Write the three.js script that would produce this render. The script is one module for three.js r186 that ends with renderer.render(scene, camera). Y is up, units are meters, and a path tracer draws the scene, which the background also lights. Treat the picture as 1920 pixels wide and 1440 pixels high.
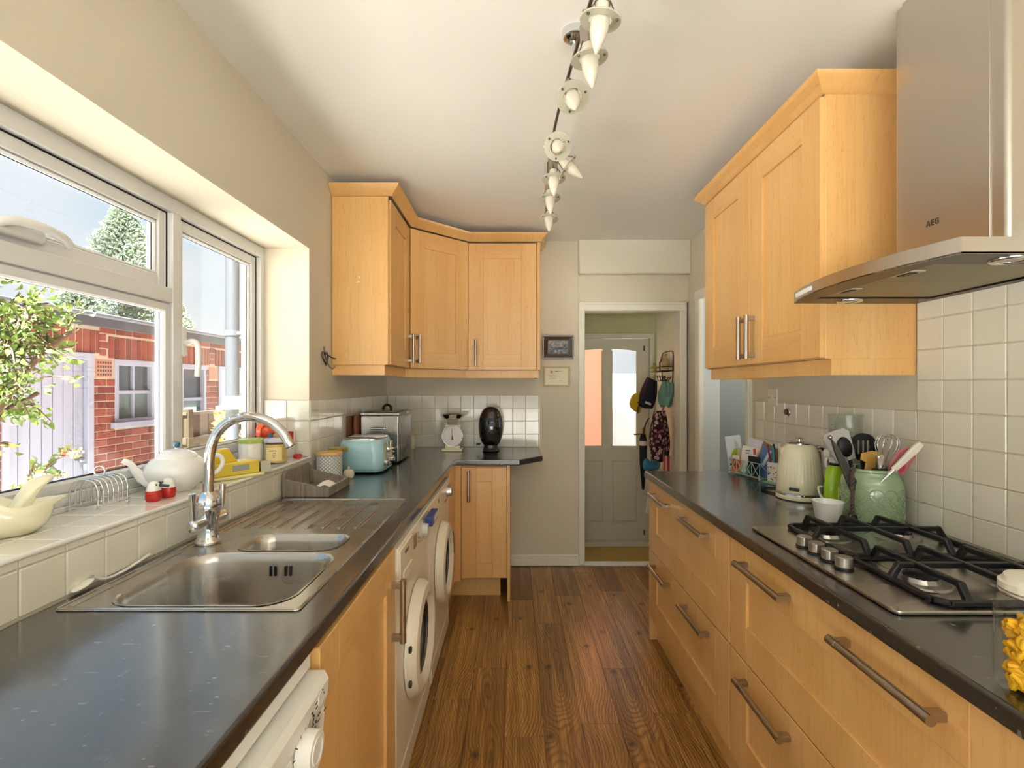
import * as THREE from 'three';
import { mergeGeometries, mergeVertices, toCreasedNormals } from 'three/addons/utils/BufferGeometryUtils.js';
import { RoundedBoxGeometry } from 'three/addons/geometries/RoundedBoxGeometry.js';
import { TextGeometry } from 'three/addons/geometries/TextGeometry.js';
import { FontLoader } from 'three/addons/loaders/FontLoader.js';

// ---------------------------------------------------------------- camera, sky, sun, exposure
const scene = new THREE.Scene();
const renderer = new THREE.WebGLRenderer({ antialias: true });
renderer.toneMapping = THREE.LinearToneMapping;
renderer.toneMappingExposure = 2.55;
renderer.shadowMap.enabled = true;
const camera = new THREE.PerspectiveCamera(2 * Math.atan(720 / 925) * 180 / Math.PI, 4 / 3, 0.05, 300);
camera.position.set(0, 1.391, 0);
camera.setViewOffset(1920, 1440, -5, -6, 1920, 1440);
camera.updateProjectionMatrix();
scene.add(camera);

let seed = 7;
const rnd = (a = 0, b = 1) => { seed = (seed * 1664525 + 1013904223) >>> 0; return a + (b - a) * seed / 4294967296; };
const mix = (a, b, t) => a + (b - a) * t, clamp = (x, a = 0, b = 1) => Math.min(b, Math.max(a, x)), smooth = (a, b, x) => { const t = clamp((x - a) / (b - a)); return t * t * (3 - 2 * t); };
const hash = (x, y, s) => { let h = (x * 374761393 + y * 668265263 + s * 1442695041) | 0; h = Math.imul(h ^ (h >>> 13), 1274126177); return ((h ^ (h >>> 16)) >>> 0) / 4294967296; };
function pn(x, y, px, py, s = 0) {              // value noise that repeats every px, py cells
  const x0 = Math.floor(x), y0 = Math.floor(y), fx = x - x0, fy = y - y0, u = fx * fx * (3 - 2 * fx), v = fy * fy * (3 - 2 * fy), w = (n, m) => ((n % m) + m) % m;
  const a = hash(w(x0, px), w(y0, py), s), b = hash(w(x0 + 1, px), w(y0, py), s), c = hash(w(x0, px), w(y0 + 1, py), s), d = hash(w(x0 + 1, px), w(y0 + 1, py), s);
  return mix(mix(a, b, u), mix(c, d, u), v);
}
const fbm = (u, v, fx, fy, s = 0, oct = 4) => { let t = 0, a = 0.5, n = 0; for (let o = 0; o < oct; o++) { t += a * pn(u * fx, v * fy, fx, fy, s + o); n += a; a /= 2; fx *= 2; fy *= 2; } return t / n; };
const lin = (c) => { c /= 255; return c <= 0.04045 ? c / 12.92 : Math.pow((c + 0.055) / 1.055, 2.4); };

// sky: clear blue air with soft white clouds, the same all the way round
{
  const w = 1024, h = 512, data = new Float32Array(w * h * 4);
  for (let y = 0; y < h; y++) for (let x = 0; x < w; x++) {
    const u = x / w, v = (y + 0.5) / h, el = (v - 0.5) * Math.PI, up = Math.max(0, Math.sin(el));
    const k = 1 / (0.28 + up), c = smooth(0.36, 0.62, fbm(u + 0.02 * fbm(u, v, 8, 8, 31), v, 10, 11, 11, 5) * 0.80 + 0.13 * k * 0.5);
    const air = [mix(0.215, 0.09, up), mix(0.315, 0.20, up), mix(0.365, 0.35, up)], i = (y * w + x) * 4;
    for (let n = 0; n < 3; n++) data[i + n] = mix(air[n], [0.37, 0.385, 0.4][n], c * 0.85);
    data[i + 3] = 1;
  }
  const sky = new THREE.DataTexture(data, w, h, THREE.RGBAFormat, THREE.FloatType);
  sky.mapping = THREE.EquirectangularReflectionMapping; sky.magFilter = THREE.LinearFilter; sky.wrapS = THREE.RepeatWrapping; sky.needsUpdate = true;
  scene.background = sky;
}
const sun = new THREE.DirectionalLight(new THREE.Color(0.96, 0.98, 1.0), 21.0);
sun.position.set(0.3, 17.3, 10); sun.target.position.set(0, 0, 0);
sun.castShadow = true; sun.shadow.mapSize.set(2048, 2048);
Object.assign(sun.shadow.camera, { left: -14, right: 14, top: 14, bottom: -14, near: 0.1, far: 60 });
scene.add(sun, sun.target);

// ---------------------------------------------------------------- helpers
const used = new Map();
const numbered = (n) => { const k = used.get(n) ?? 0; used.set(n, k + 1); return k ? n + '_' + String(k).padStart(3, '0') : n; };
const V = (x, y, z) => new THREE.Vector3(x, y, z);
const shade = (m) => { m.castShadow = m.receiveShadow = true; return m; };
function tag(o, label, category, group) { o.userData.label = label; o.userData.category = category; if (group) o.userData.group = group; return o; }
function thing(name, label, category, [x, y, z] = [0, 0, 0], turn = 0, group) { const o = new THREE.Group(); o.name = numbered(name); o.position.set(x, y, z); o.rotation.y = turn; scene.add(o); return tag(o, label, category, group); }
function part(name, geo, mat, parent, label) { const m = shade(new THREE.Mesh(geo, mat)); m.name = name; parent.add(m); if (label) m.userData.label = label; return m; }
const parts = (name, geos, mat, parent, label) => geos.flat(9).map((g) => part(name, g, mat, parent, label));
function one(name, geo, mat, label, category, group) { const m = shade(new THREE.Mesh(geo, mat)); m.name = numbered(name); scene.add(m); return tag(m, label, category, group); }
function struct(name, geo, mat) { const m = geo ? shade(new THREE.Mesh(geo, mat)) : new THREE.Group(); m.name = numbered(name); m.userData.kind = 'structure'; scene.add(m); return m; }
const stuff = (m) => { m.userData.kind = 'stuff'; return m; };
// geometry: everything is made non-indexed with uv in metres, so that it can be merged
const plain = (g) => { const n = g.index ? g.toNonIndexed() : g; for (const k of Object.keys(n.attributes)) if (!['position', 'normal', 'uv'].includes(k)) n.deleteAttribute(k); n.clearGroups?.(); n.morphAttributes = {}; return n; };
function uvm(g, grain, ou = 0, ov = 0) {      // uv from position by each face's main direction; v runs along the grain
  g = plain(g);
  const p = g.attributes.position, uv = new Float32Array(p.count * 2), a = V(), b = V(), c = V();
  for (let i = 0; i < p.count; i += 3) {
    a.fromBufferAttribute(p, i); b.fromBufferAttribute(p, i + 1); c.fromBufferAttribute(p, i + 2);
    const n = b.clone().sub(a).cross(c.clone().sub(a)), ax = Math.abs(n.x), ay = Math.abs(n.y), az = Math.abs(n.z);
    let pair = ax >= ay && ax >= az ? ['z', 'y'] : ay >= az ? ['x', 'z'] : ['x', 'y'];
    if (grain && pair[0] === grain) pair = [pair[1], pair[0]];
    [a, b, c].forEach((q, k) => { uv[(i + k) * 2] = q[pair[0]] + ou; uv[(i + k) * 2 + 1] = q[pair[1]] + ov; });
  }
  g.setAttribute('uv', new THREE.BufferAttribute(uv, 2));
  return g;
}
function cb(sx, sy, sz, b = 0.002) {          // box with chamfered edges, centred
  const x = sx / 2, y = sy / 2, z = sz / 2; b = Math.min(b, x * 0.9, y * 0.9, z * 0.9);
  const tri = [], q = (a, c, d, e) => tri.push(a, c, d, a, d, e), vs = (s, k) => [s[0] * (x - (k === 0 ? 0 : b)), s[1] * (y - (k === 1 ? 0 : b)), s[2] * (z - (k === 2 ? 0 : b))];
  const S = [-1, 1];
  for (const k of [0, 1, 2]) for (const s of S) {
    const i = (k + 1) % 3, j = (k + 2) % 3, m = (u, w) => { const t = []; t[k] = s; t[i] = u; t[j] = w; return vs(t, k); }, c = [m(-1, -1), m(1, -1), m(1, 1), m(-1, 1)];
    s > 0 ? q(...c) : q(...c.reverse());
    for (const w of S) {                      // the chamfer between faces k and i
      const t0 = [], t1 = []; t0[k] = t1[k] = s; t0[i] = t1[i] = w; t0[j] = -1; t1[j] = 1;
      const e = [vs(t0, k), vs(t0, i), vs(t1, i), vs(t1, k)];
      s * w > 0 ? q(...e) : q(...e.reverse());
    }
  }
  for (const a of S) for (const c of S) for (const d of S) { const t = [a, c, d], f = [vs(t, 0), vs(t, 1), vs(t, 2)]; tri.push(...(a * c * d > 0 ? f : f.reverse())); }
  const g = new THREE.BufferGeometry();
  g.setAttribute('position', new THREE.BufferAttribute(new Float32Array(tri.flat()), 3));
  g.computeVertexNormals();
  return uvm(g);
}
const move = (g, x = 0, y = 0, z = 0, rx = 0, ry = 0, rz = 0, s = 1) => g.applyMatrix4(new THREE.Matrix4().compose(V(x, y, z), new THREE.Quaternion().setFromEuler(new THREE.Euler(rx, ry, rz)), typeof s === 'number' ? V(s, s, s) : V(...s)));
// box from limits: x, y and d, the distance in front of the camera (z = -d)
const bx = (x0, x1, y0, y1, d0, d1, b = 0.002, grain = null) => uvm(move(cb(x1 - x0, y1 - y0, d1 - d0, b), (x0 + x1) / 2, (y0 + y1) / 2, -(d0 + d1) / 2), grain, grain ? rnd(0, 3) : 0, grain ? rnd(0, 3) : 0);
const M = (...a) => mergeGeometries(a.flat(9).map(plain));
const cyl = (r0, r1, h, n = 24, open = false) => plain(new THREE.CylinderGeometry(r0, r1, h, n, 1, open));
const lathe = (pts, n = 40, a0 = 0, a1 = Math.PI * 2) => plain(toCreasedNormals(plain(new THREE.LatheGeometry(pts.map(([r, y]) => new THREE.Vector2(Math.max(r, 1e-5), y)), n, a0, a1)), 0.6));
const tube = (pts, r, n = 60, m = 10, closed = false, tens = 0.5) => plain(new THREE.TubeGeometry(new THREE.CatmullRomCurve3(pts.map((p) => V(...p)), closed, 'catmullrom', tens), n, r, m, closed));
const ball = (r, sx = 1, sy = 1, sz = 1, n = 24) => plain(new THREE.SphereGeometry(r, n, Math.round(n * 0.7))).scale(sx, sy, sz);
const torus = (R, r, n = 40, m = 10, arc = Math.PI * 2) => plain(new THREE.TorusGeometry(R, r, m, n, arc));
const rbox = (x, y, z, r, n = 4) => plain(new RoundedBoxGeometry(x, y, z, n, r));
function shapeOf(pts, holes = []) { const s = new THREE.Shape(pts.map(([x, y]) => new THREE.Vector2(x, y))); for (const h of holes) s.holes.push(new THREE.Path(h.map(([x, y]) => new THREE.Vector2(x, y)))); return s; }
const ext = (pts, depth, bevel = 0, holes = [], seg = 2) => plain(new THREE.ExtrudeGeometry(pts instanceof THREE.Shape ? pts : shapeOf(pts, holes), { depth: depth - 2 * bevel, bevelEnabled: bevel > 0, bevelSize: bevel, bevelThickness: bevel, bevelOffset: -bevel, bevelSegments: seg, curveSegments: 20 })).translate(0, 0, bevel);
const flat = (g) => move(g, 0, 0, 0, -Math.PI / 2, 0, 0);        // a shape drawn in (x, d) laid level, its thickness upwards
function rr(w, h, r, n = 8, cx = 0, cy = 0) { const o = []; for (const [sx, sy, a0] of [[1, 1, 0], [-1, 1, 1], [-1, -1, 2], [1, -1, 3]]) for (let i = 0; i <= n; i++) { const a = (a0 + i / n) * Math.PI / 2; o.push([cx + sx * (w / 2 - r) + r * Math.cos(a), cy + sy * (h / 2 - r) + r * Math.sin(a)]); } return o; }
function skin(loops, capStart = false, capEnd = false) {      // a surface through loops of points [x, y, z], all of one length
  const pos = [], idx = [], n = loops[0].length;
  for (const l of loops) for (const p of l) pos.push(...p);
  for (let k = 0; k + 1 < loops.length; k++) for (let i = 0; i < n; i++) { const j = (i + 1) % n, a = k * n + i, b = k * n + j, c = a + n, d = b + n; idx.push(a, b, d, a, d, c); }
  const cap = (k, flip) => { const c = [0, 0, 0]; for (const p of loops[k]) p.forEach((v, q) => { c[q] += v / n; }); const at = pos.length / 3; pos.push(...c); for (let i = 0; i < n; i++) { const j = (i + 1) % n; flip ? idx.push(at, k * n + j, k * n + i) : idx.push(at, k * n + i, k * n + j); } };
  if (capStart) cap(0, true); if (capEnd) cap(loops.length - 1, false);
  const g = new THREE.BufferGeometry();
  g.setAttribute('position', new THREE.BufferAttribute(new Float32Array(pos), 3)); g.setIndex(idx);
  g.setAttribute('uv', new THREE.BufferAttribute(new Float32Array(pos.length / 3 * 2), 2));
  const f = plain(toCreasedNormals(plain(g), 0.7));
  return uvm(f);
}
const lev = (loop, y) => loop.map(([x, d]) => [x, y, -d]);

// ---------------------------------------------------------------- textures
function tex(w, h, f, rep, srgb = true) {
  const data = new Uint8Array(w * h * 4);
  for (let y = 0; y < h; y++) for (let x = 0; x < w; x++) { const c = f(x / w, y / h), i = (y * w + x) * 4; data[i] = clamp(c[0], 0, 255); data[i + 1] = clamp(c[1], 0, 255); data[i + 2] = clamp(c[2], 0, 255); data[i + 3] = 255; }
  const t = new THREE.DataTexture(data, w, h); t.wrapS = t.wrapT = THREE.RepeatWrapping; t.magFilter = THREE.LinearFilter; t.minFilter = THREE.LinearMipmapLinearFilter; t.generateMipmaps = true;
  if (srgb) t.colorSpace = THREE.SRGBColorSpace; if (rep) t.repeat.set(1 / rep[0], 1 / rep[1]); t.needsUpdate = true; return t;
}
const grey = (w, h, f, rep) => tex(w, h, (u, v) => { const g = f(u, v) * 255; return [g, g, g]; }, rep, false);
const cmix = (a, b, t) => [mix(a[0], b[0], t), mix(a[1], b[1], t), mix(a[2], b[2], t)];
const std = (color, roughness = 0.5, more = {}) => new THREE.MeshPhysicalMaterial({ color, roughness, ...more });

const beechT = tex(512, 1024, (u, v) => {
  const strip = pn(u * 6, v * 1, 6, 1, 3), fine = fbm(u, v, 96, 6, 5, 3), fleck = pn(u * 180, v * 46, 180, 46, 9), wave = fbm(u, v, 5, 3, 21, 3);
  let c = cmix([237, 192, 126], [225, 172, 103], clamp(strip * 0.5 + wave * 0.5));
  c = cmix(c, [212, 158, 90], clamp((fine - 0.5) * 1.1)); return cmix(c, [192, 128, 62], fleck > 0.86 ? 0.22 : 0);
}, [0.6, 1.2]);
const plasterB = grey(512, 512, (u, v) => fbm(u, v, 14, 14, 41, 5), [0.8, 0.8]);
const worktopT = tex(1024, 1024, (u, v) => {
  const a = fbm(u, v, 12, 12, 51, 4), f = fbm(u, v, 80, 30, 61, 2), g = fbm(u, v, 36, 90, 71, 2), h = pn(u * 26, v * 26, 26, 26, 77);
  let c = cmix([19, 20, 22], [31, 33, 36], smooth(0.3, 0.75, a));
  c = cmix(c, [78, 82, 88], smooth(0.74, 0.84, f) * 0.5); return cmix(c, [128, 130, 132], smooth(0.77, 0.85, g) * smooth(0.35, 0.6, h) * 0.8);
}, [0.62, 0.62]);
const steelR = grey(256, 256, (u, v) => 0.22 + 0.1 * fbm(u, v, 6, 6, 111, 2), [0.6, 0.6]);
const brickT = tex(256, 128, (u, v) => { const n = fbm(u, v, 5, 5, 131, 4), k = fbm(u, v, 3, 22, 132, 2); return cmix(cmix([112, 56, 46], [144, 80, 66], n), [112, 58, 50], smooth(0.55, 0.75, k) * 0.6); }, [0.3, 0.16]);
const greyWoodT = tex(256, 512, (u, v) => { const n = fbm(u, v, 40, 4, 141, 4); return cmix([112, 100, 86], [168, 156, 140], n); }, [0.2, 0.5]);
// oak floor: plain-sawn figure, knots and streaks; five boards, u across and v along
const oak = [0, 1, 2, 3, 4].map((k) => tex(192, 1536, (u, v) => {
  const x = u - 0.5 + 0.16 * Math.sin(v * 6.283 * (1 + k % 2) + k), L = v * 6.283;
  let depth = 0.35 + 0.3 * Math.sin(L + k * 1.7) + 0.22 * Math.sin(2 * L + k * 2.9) + 0.22 * (fbm(u, v, 2, 8, 200 + k, 2) - 0.5), off = [0, 1.5, -0.15, -1.3, 0.35][k];
  let r = Math.sqrt((x - off) * (x - off) * 2.2 + depth * depth), knot = 0;
  for (let q = 0; q < 2; q++) { const kx = hash(k, q, 301) * 0.8 + 0.1, kv = hash(k, q, 302), dv = Math.min(Math.abs(v - kv), 1 - Math.abs(v - kv)) * 8, du = u - kx, R = Math.hypot(du, dv * 0.75); r += 0.25 * Math.exp(-R * R * 22); knot = Math.max(knot, Math.exp(-R * R * 150) * (0.4 + 0.9 * fbm(u, v, 24, 160, 270 + k, 2))); }
  const ring = r * 9 + 0.7 * (fbm(u, v, 5, 9, 220 + k, 3) - 0.5), f = ring - Math.floor(ring), line = Math.pow(1 - Math.abs(f * 2 - 1), 2.2) * (0.35 + 0.65 * pn(u * 3, v * 11, 3, 11, 260 + k));
  const pore = fbm(u, v, 80, 9, 230 + k, 3), tone = 0.6 * fbm(u, v, 5, 3, 240 + k, 3) + 0.4 * fbm(u, v, 16, 2, 250 + k, 2);
  let c = cmix([130, 86, 42], [216, 164, 92], clamp(smooth(0.2, 0.8, tone) * 0.75 + 0.12 + [0, 0.3, -0.16, 0.14, -0.3][k]));
  c = cmix(c, [62, 36, 16], line * 0.6); c = cmix(c, [86, 52, 22], clamp((pore - 0.5) * 2.2)); return cmix(c, [52, 34, 20], knot * 0.85);
}));
const vinylT = tex(256, 512, (u, v) => cmix([196, 150, 70], [222, 182, 98], fbm(u, v, 24, 3, 151, 4)), [0.3, 0.8]);

// ---------------------------------------------------------------- materials
const paintM = std('#d9cfb9', 0.85, { bumpMap: plasterB, bumpScale: 0.0012 });
const ceilM = std('#f3f0e8', 0.9, { bumpMap: plasterB, bumpScale: 0.0012 });
const whiteM = std('#e9e7df', 0.35), upvcM = std('#dfdfdd', 0.3), glossM = std('#e8e4d4', 0.32);
const tileM = ['#e9e4d4', '#e6e1d0', '#ece8da'].map((c) => std(c, 0.12, { clearcoat: 0.5, clearcoatRoughness: 0.05 }));
const groutM = std('#cfc6ae', 0.9), greyWallM = std('#a3a9a8', 0.8), limeM = std('#d9d4a4', 0.8);
const beechM = std('#ffffff', 0.34, { map: beechT, clearcoat: 0.25, clearcoatRoughness: 0.25 });
const workM = std('#ffffff', 0.26, { map: worktopT, ior: 1.8, clearcoat: 0.8, clearcoatRoughness: 0.14 });
const oakM = oak.map((t) => std('#ffffff', 0.3, { map: t, clearcoat: 0.15, clearcoatRoughness: 0.2 }));
const steelM = std('#b9b6b0', 1, { metalness: 1, roughnessMap: steelR });
const hoodM = std('#cdc7c0', 0.28, { metalness: 1 });
const nickelM = std('#b0a79c', 0.26, { metalness: 1 }), chromeM = std('#dcdee0', 0.06, { metalness: 1 }), darkSteelM = std('#6d6a66', 0.3, { metalness: 1 });
const glassM = std('#ffffff', 0, { transmission: 1, thickness: 0, ior: 1.45 }), clearM = std('#f4f8f6', 0.02, { transmission: 1, thickness: 0, ior: 1.45 });
const frostM = std('#ffffff', 0.26, { transmission: 0.92, thickness: 0, bumpMap: plasterB, bumpScale: 0.006 });
const blackM = std('#121214', 0.4), rubberM = std('#1c1d20', 0.7), ironM = std('#15171a', 0.42), blackGlossM = std('#08080a', 0.1, { clearcoat: 1 });
const applM = std('#ece2cc', 0.28, { clearcoat: 0.3 }), printM = std('#3a3632', 0.6), greyM = std('#8c8a86', 0.4), lightGreyM = std('#c9c4ba', 0.35);
const brickM = ['#ffffff', '#e6d2cc', '#f6e4dc', '#d2bcb8'].map((c) => std(c, 0.9, { map: brickT, bumpMap: brickT, bumpScale: 0.004 }));
const mortarM = std('#a99884', 0.95), gwoodM = std('#ffffff', 0.85, { map: greyWoodT }), darkRoofM = std('#5d6068', 0.8);
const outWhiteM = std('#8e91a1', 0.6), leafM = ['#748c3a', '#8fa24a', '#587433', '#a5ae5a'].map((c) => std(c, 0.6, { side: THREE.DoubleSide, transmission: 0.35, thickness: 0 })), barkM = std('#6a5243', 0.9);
const redM = std('#c9291f', 0.25), yellowM = std('#e9cf4e', 0.3), porcelainM = std('#f1f0ea', 0.12, { clearcoat: 0.6 }), creamM = std('#ece5c6', 0.2, { clearcoat: 0.5 });
const font = await new FontLoader().loadAsync('fonts/droid/droid_sans_bold.typeface.json');
const text = (s, size) => { const g = new TextGeometry(s, { font, size, depth: 0.0004, curveSegments: 3 }); g.computeBoundingBox(); const b = g.boundingBox; return move(plain(g), -(b.min.x + b.max.x) / 2, -(b.min.y + b.max.y) / 2, 0); };

// ================================================================ the room
// floor: slab, then one board after another where the boards can be told apart
const floor = struct('floor', M(bx(-1.34, 3.2, -0.12, -0.0135, -0.95, 3.95)), oakM[0]);
{
  const edges = []; for (let k = -9; k <= 18; k++) edges.push(0.118 + 0.1585 * k);
  const joint = { '-2': 2.446, '-1': 1.968, 0: 2.905, 1: 2.04, 2: 2.44, 3: 2.106, 4: 2.75, '-3': 2.2 };
  const L = 1.26;
  for (let k = 0; k + 1 < edges.length; k++) {
    const c = k - 9, j0 = joint[c] ?? rnd(1.6, 2.8), near = edges[k] < -1.0 || edges[k + 1] > 1.5 ? 0 : 1;
    if (!near) continue;
    for (let n = -1; n < 3; n++) {
      const d0 = Math.max(0.9, j0 + (n - 1) * L), d1 = Math.min(3.84, j0 + n * L);
      if (d1 - d0 < 0.03) continue;
      const w = edges[k + 1] - edges[k], v = rnd(), g = move(cb(w - 0.0008, 0.012, d1 - d0 - 0.0008, 0.0011), (edges[k] + edges[k + 1]) / 2, -0.0065, -(d0 + d1) / 2);
      const p = g.attributes.position, uv = g.attributes.uv; for (let i = 0; i < p.count; i++) uv.setXY(i, (p.getX(i) - edges[k]) / w * 0.98 + 0.01, v + p.getZ(i) / L * 0.95);
      part('floorboard', g, oakM[(k * 7 + n * 3 + (k >> 1)) % 5 < 0 ? 0 : (k * 7 + n * 3 + 3 + (k >> 1)) % 5], floor);
    }
  }
}
struct('ceiling', bx(-1.34, 3.2, 2.53, 2.68, -0.95, 5.1, 0.001), ceilM);
struct('ceiling', bx(0.497, 1.36, 2.268, 2.535, 3.8, 3.86, 0.008), std('#e2dac8', 0.9)).name = 'trim_1';
// walls
// a wall along d: drawn as (d, y) with its openings cut out
const wallAlong = (x0, x1, pts, holes) => uvm(ext(pts.map(([d, y]) => [-d, y]), x1 - x0, 0, holes.map((h) => h.map(([d, y]) => [-d, y]))).applyMatrix4(new THREE.Matrix4().makeBasis(V(0, 0, 1), V(0, 1, 0), V(-1, 0, 0)).setPosition(x1, 0, 0)));
const rect4 = (d0, d1, y0, y1) => [[d0, y0], [d1, y0], [d1, y1], [d0, y1]];
const wallL = struct('wall_left', wallAlong(-1.33, -1.0, rect4(-0.95, 3.95, -0.05, 2.54), [rect4(0.02, 2.4, 1.046, 2.066)]), paintM);
const wallB = struct('wall_back', M(bx(-1.0, 0.497, -0.05, 2.54, 3.85, 4.0, 0.003), bx(0.49, 1.37, 2.055, 2.54, 3.862, 4.0, 0.002)), paintM);
const wallR = struct('wall_right', wallAlong(1.36, 1.5, [[-0.95, -0.05], [2.83, -0.05], [2.83, 2.07], [3.66, 2.07], [3.66, -0.05], [4.0, -0.05], [4.0, 2.54], [-0.95, 2.54]], []), paintM);
// hall seen through the opening on the right
struct('wall_hall', M(bx(1.5, 3.2, -0.05, 2.54, 3.95, 4.1, 0.001), bx(3.1, 3.2, -0.05, 0.8, -1.0, 4.0, 0.001), bx(3.1, 3.2, 2.2, 2.54, -1.0, 4.0, 0.001), bx(3.1, 3.2, 0.7, 2.3, 3.4, 4.0, 0.001), bx(3.1, 3.2, 0.7, 2.3, -1.0, 1.2, 0.001), bx(1.36, 3.2, -0.05, 2.54, -1.0, -0.9, 0.001)), greyWallM);
{ const w = struct('window_3'); part('frame', M([1.2, 2.27, 3.34].map((d) => bx(3.12, 3.18, 0.8, 2.2, d, d + 0.06)), bx(3.12, 3.18, 0.8, 0.86, 1.2, 3.4), bx(3.12, 3.18, 2.14, 2.2, 1.2, 3.4)), upvcM, w); for (const d of [1.23, 2.3]) part('pane', bx(3.148, 3.152, 0.83, 2.17, d, d + 1.07, 0.0005), glassM, w); }
struct('wall_upper_floor', bx(-1.33, 3.2, 2.68, 5.4, -0.9, 5.1, 0.01), brickM[0]);
// behind the camera the kitchen opens into a glazed garden room with a pale tiled floor
{
  struct('floor', bx(-1.34, 3.2, -0.12, 0.0, -4.6, -0.95, 0.001), std('#a09a8e', 0.5));
  const w = struct('window_2'), f = [], X0 = -1.33, X1 = 3.15, D0 = -4.55, D1 = -0.95;
  for (const x of [X0, 0.16, 1.65, X1]) f.push(bx(x - 0.03, x + 0.03, 0, 2.45, D0, D0 + 0.06), bx(x - 0.025, x + 0.025, 2.45, 2.51, D0, D1));
  for (const d of [D0, -2.75, D1]) f.push(bx(X0 - 0.03, X1 + 0.03, 2.45, 2.51, d - 0.03, d + 0.03), bx(X0 - 0.03, X0 + 0.03, 0, 2.45, d - 0.03, d + 0.03), bx(X1 - 0.03, X1 + 0.03, 0, 2.45, d - 0.03, d + 0.03));
  for (const y of [0.04, 2.42]) f.push(bx(X0, X1, y - 0.04, y + 0.04, D0 - 0.03, D0 + 0.03), bx(X0 - 0.03, X0 + 0.03, y - 0.04, y + 0.04, D0, D1), bx(X1 - 0.03, X1 + 0.03, y - 0.04, y + 0.04, D0, D1));
  part('frame', M(f), upvcM, w);
  const xs = [X0, 0.16, 1.65, X1];
  for (let k = 0; k < 3; k++) { part('pane', bx(xs[k], xs[k + 1], 0.08, 2.4, D0 - 0.002, D0 + 0.002, 0.0005), glassM, w); }
  struct('ceiling', bx(-1.36, 3.2, 2.515, 2.68, D0 - 0.05, D1 - 0.001, 0.001), ceilM);
  for (const x of [X0, X1]) for (const [a, b] of [[D0, -2.75], [-2.75, D1]]) part('pane', bx(x - 0.002, x + 0.002, 0.08, 2.4, a, b, 0.0005), glassM, w);
}
// lobby behind the doorway
struct('floor_lobby', bx(0.4, 1.5, -0.3, -0.13, 3.9, 4.9, 0.001, 'x'), std('#ffffff', 0.35, { map: vinylT })).name = 'floor_lobby';
struct('wall_lobby_left', bx(0.3, 0.42, -0.3, 2.4, 3.98, 4.95, 0.001), limeM);
struct('wall_lobby_right', bx(1.35, 1.5, -0.3, 2.4, 3.99, 4.95, 0.001), std('#f3ecd2', 0.8));
struct('wall_lobby_end', M(bx(0.3, 1.5, 1.9, 2.4, 4.74, 4.9, 0.001), bx(0.3, 0.45, -0.3, 1.9, 4.74, 4.9, 0.001), bx(1.33, 1.5, -0.3, 1.9, 4.74, 4.9, 0.001)), limeM);
struct('ceiling_lobby', bx(0.3, 1.5, 2.3, 2.4, 3.95, 4.95, 0.001), ceilM);
struct('trim_2', bx(0.497, 1.36, -0.2, 0.006, 3.855, 3.93, 0.004), whiteM);                         // threshold
struct('trim_3', M(bx(0.497, 0.548, 0, 2.06, 3.846, 3.99, 0.006), bx(1.29, 1.345, 0, 2.06, 3.846, 3.99, 0.006), bx(0.497, 1.345, 1.985, 2.04, 3.843, 3.99, 0.006), bx(0.497, 1.345, 2.03, 2.055, 3.849, 3.99, 0.003)), glossM);
struct('trim_4', M(bx(1.335, 1.372, 0, 2.1, 3.585, 3.662, 0.008), bx(1.335, 1.372, 0, 2.1, 2.822, 2.86, 0.006), bx(1.332, 1.371, 2.03, 2.1, 2.82, 3.664, 0.006)), glossM);
struct('trim_5', M(bx(1.37, 1.51, 0, 2.05, 3.63, 3.665, 0.002), bx(1.37, 1.51, 0, 2.05, 2.825, 2.86, 0.002)), std('#d3d6d4', 0.4));
struct('baseboard_back', M(bx(-0.03, 0.497, 0.004, 0.068, 3.826, 3.852, 0.003), bx(-0.03, 0.495, 0.064, 0.088, 3.834, 3.852, 0.007)), glossM);
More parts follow.
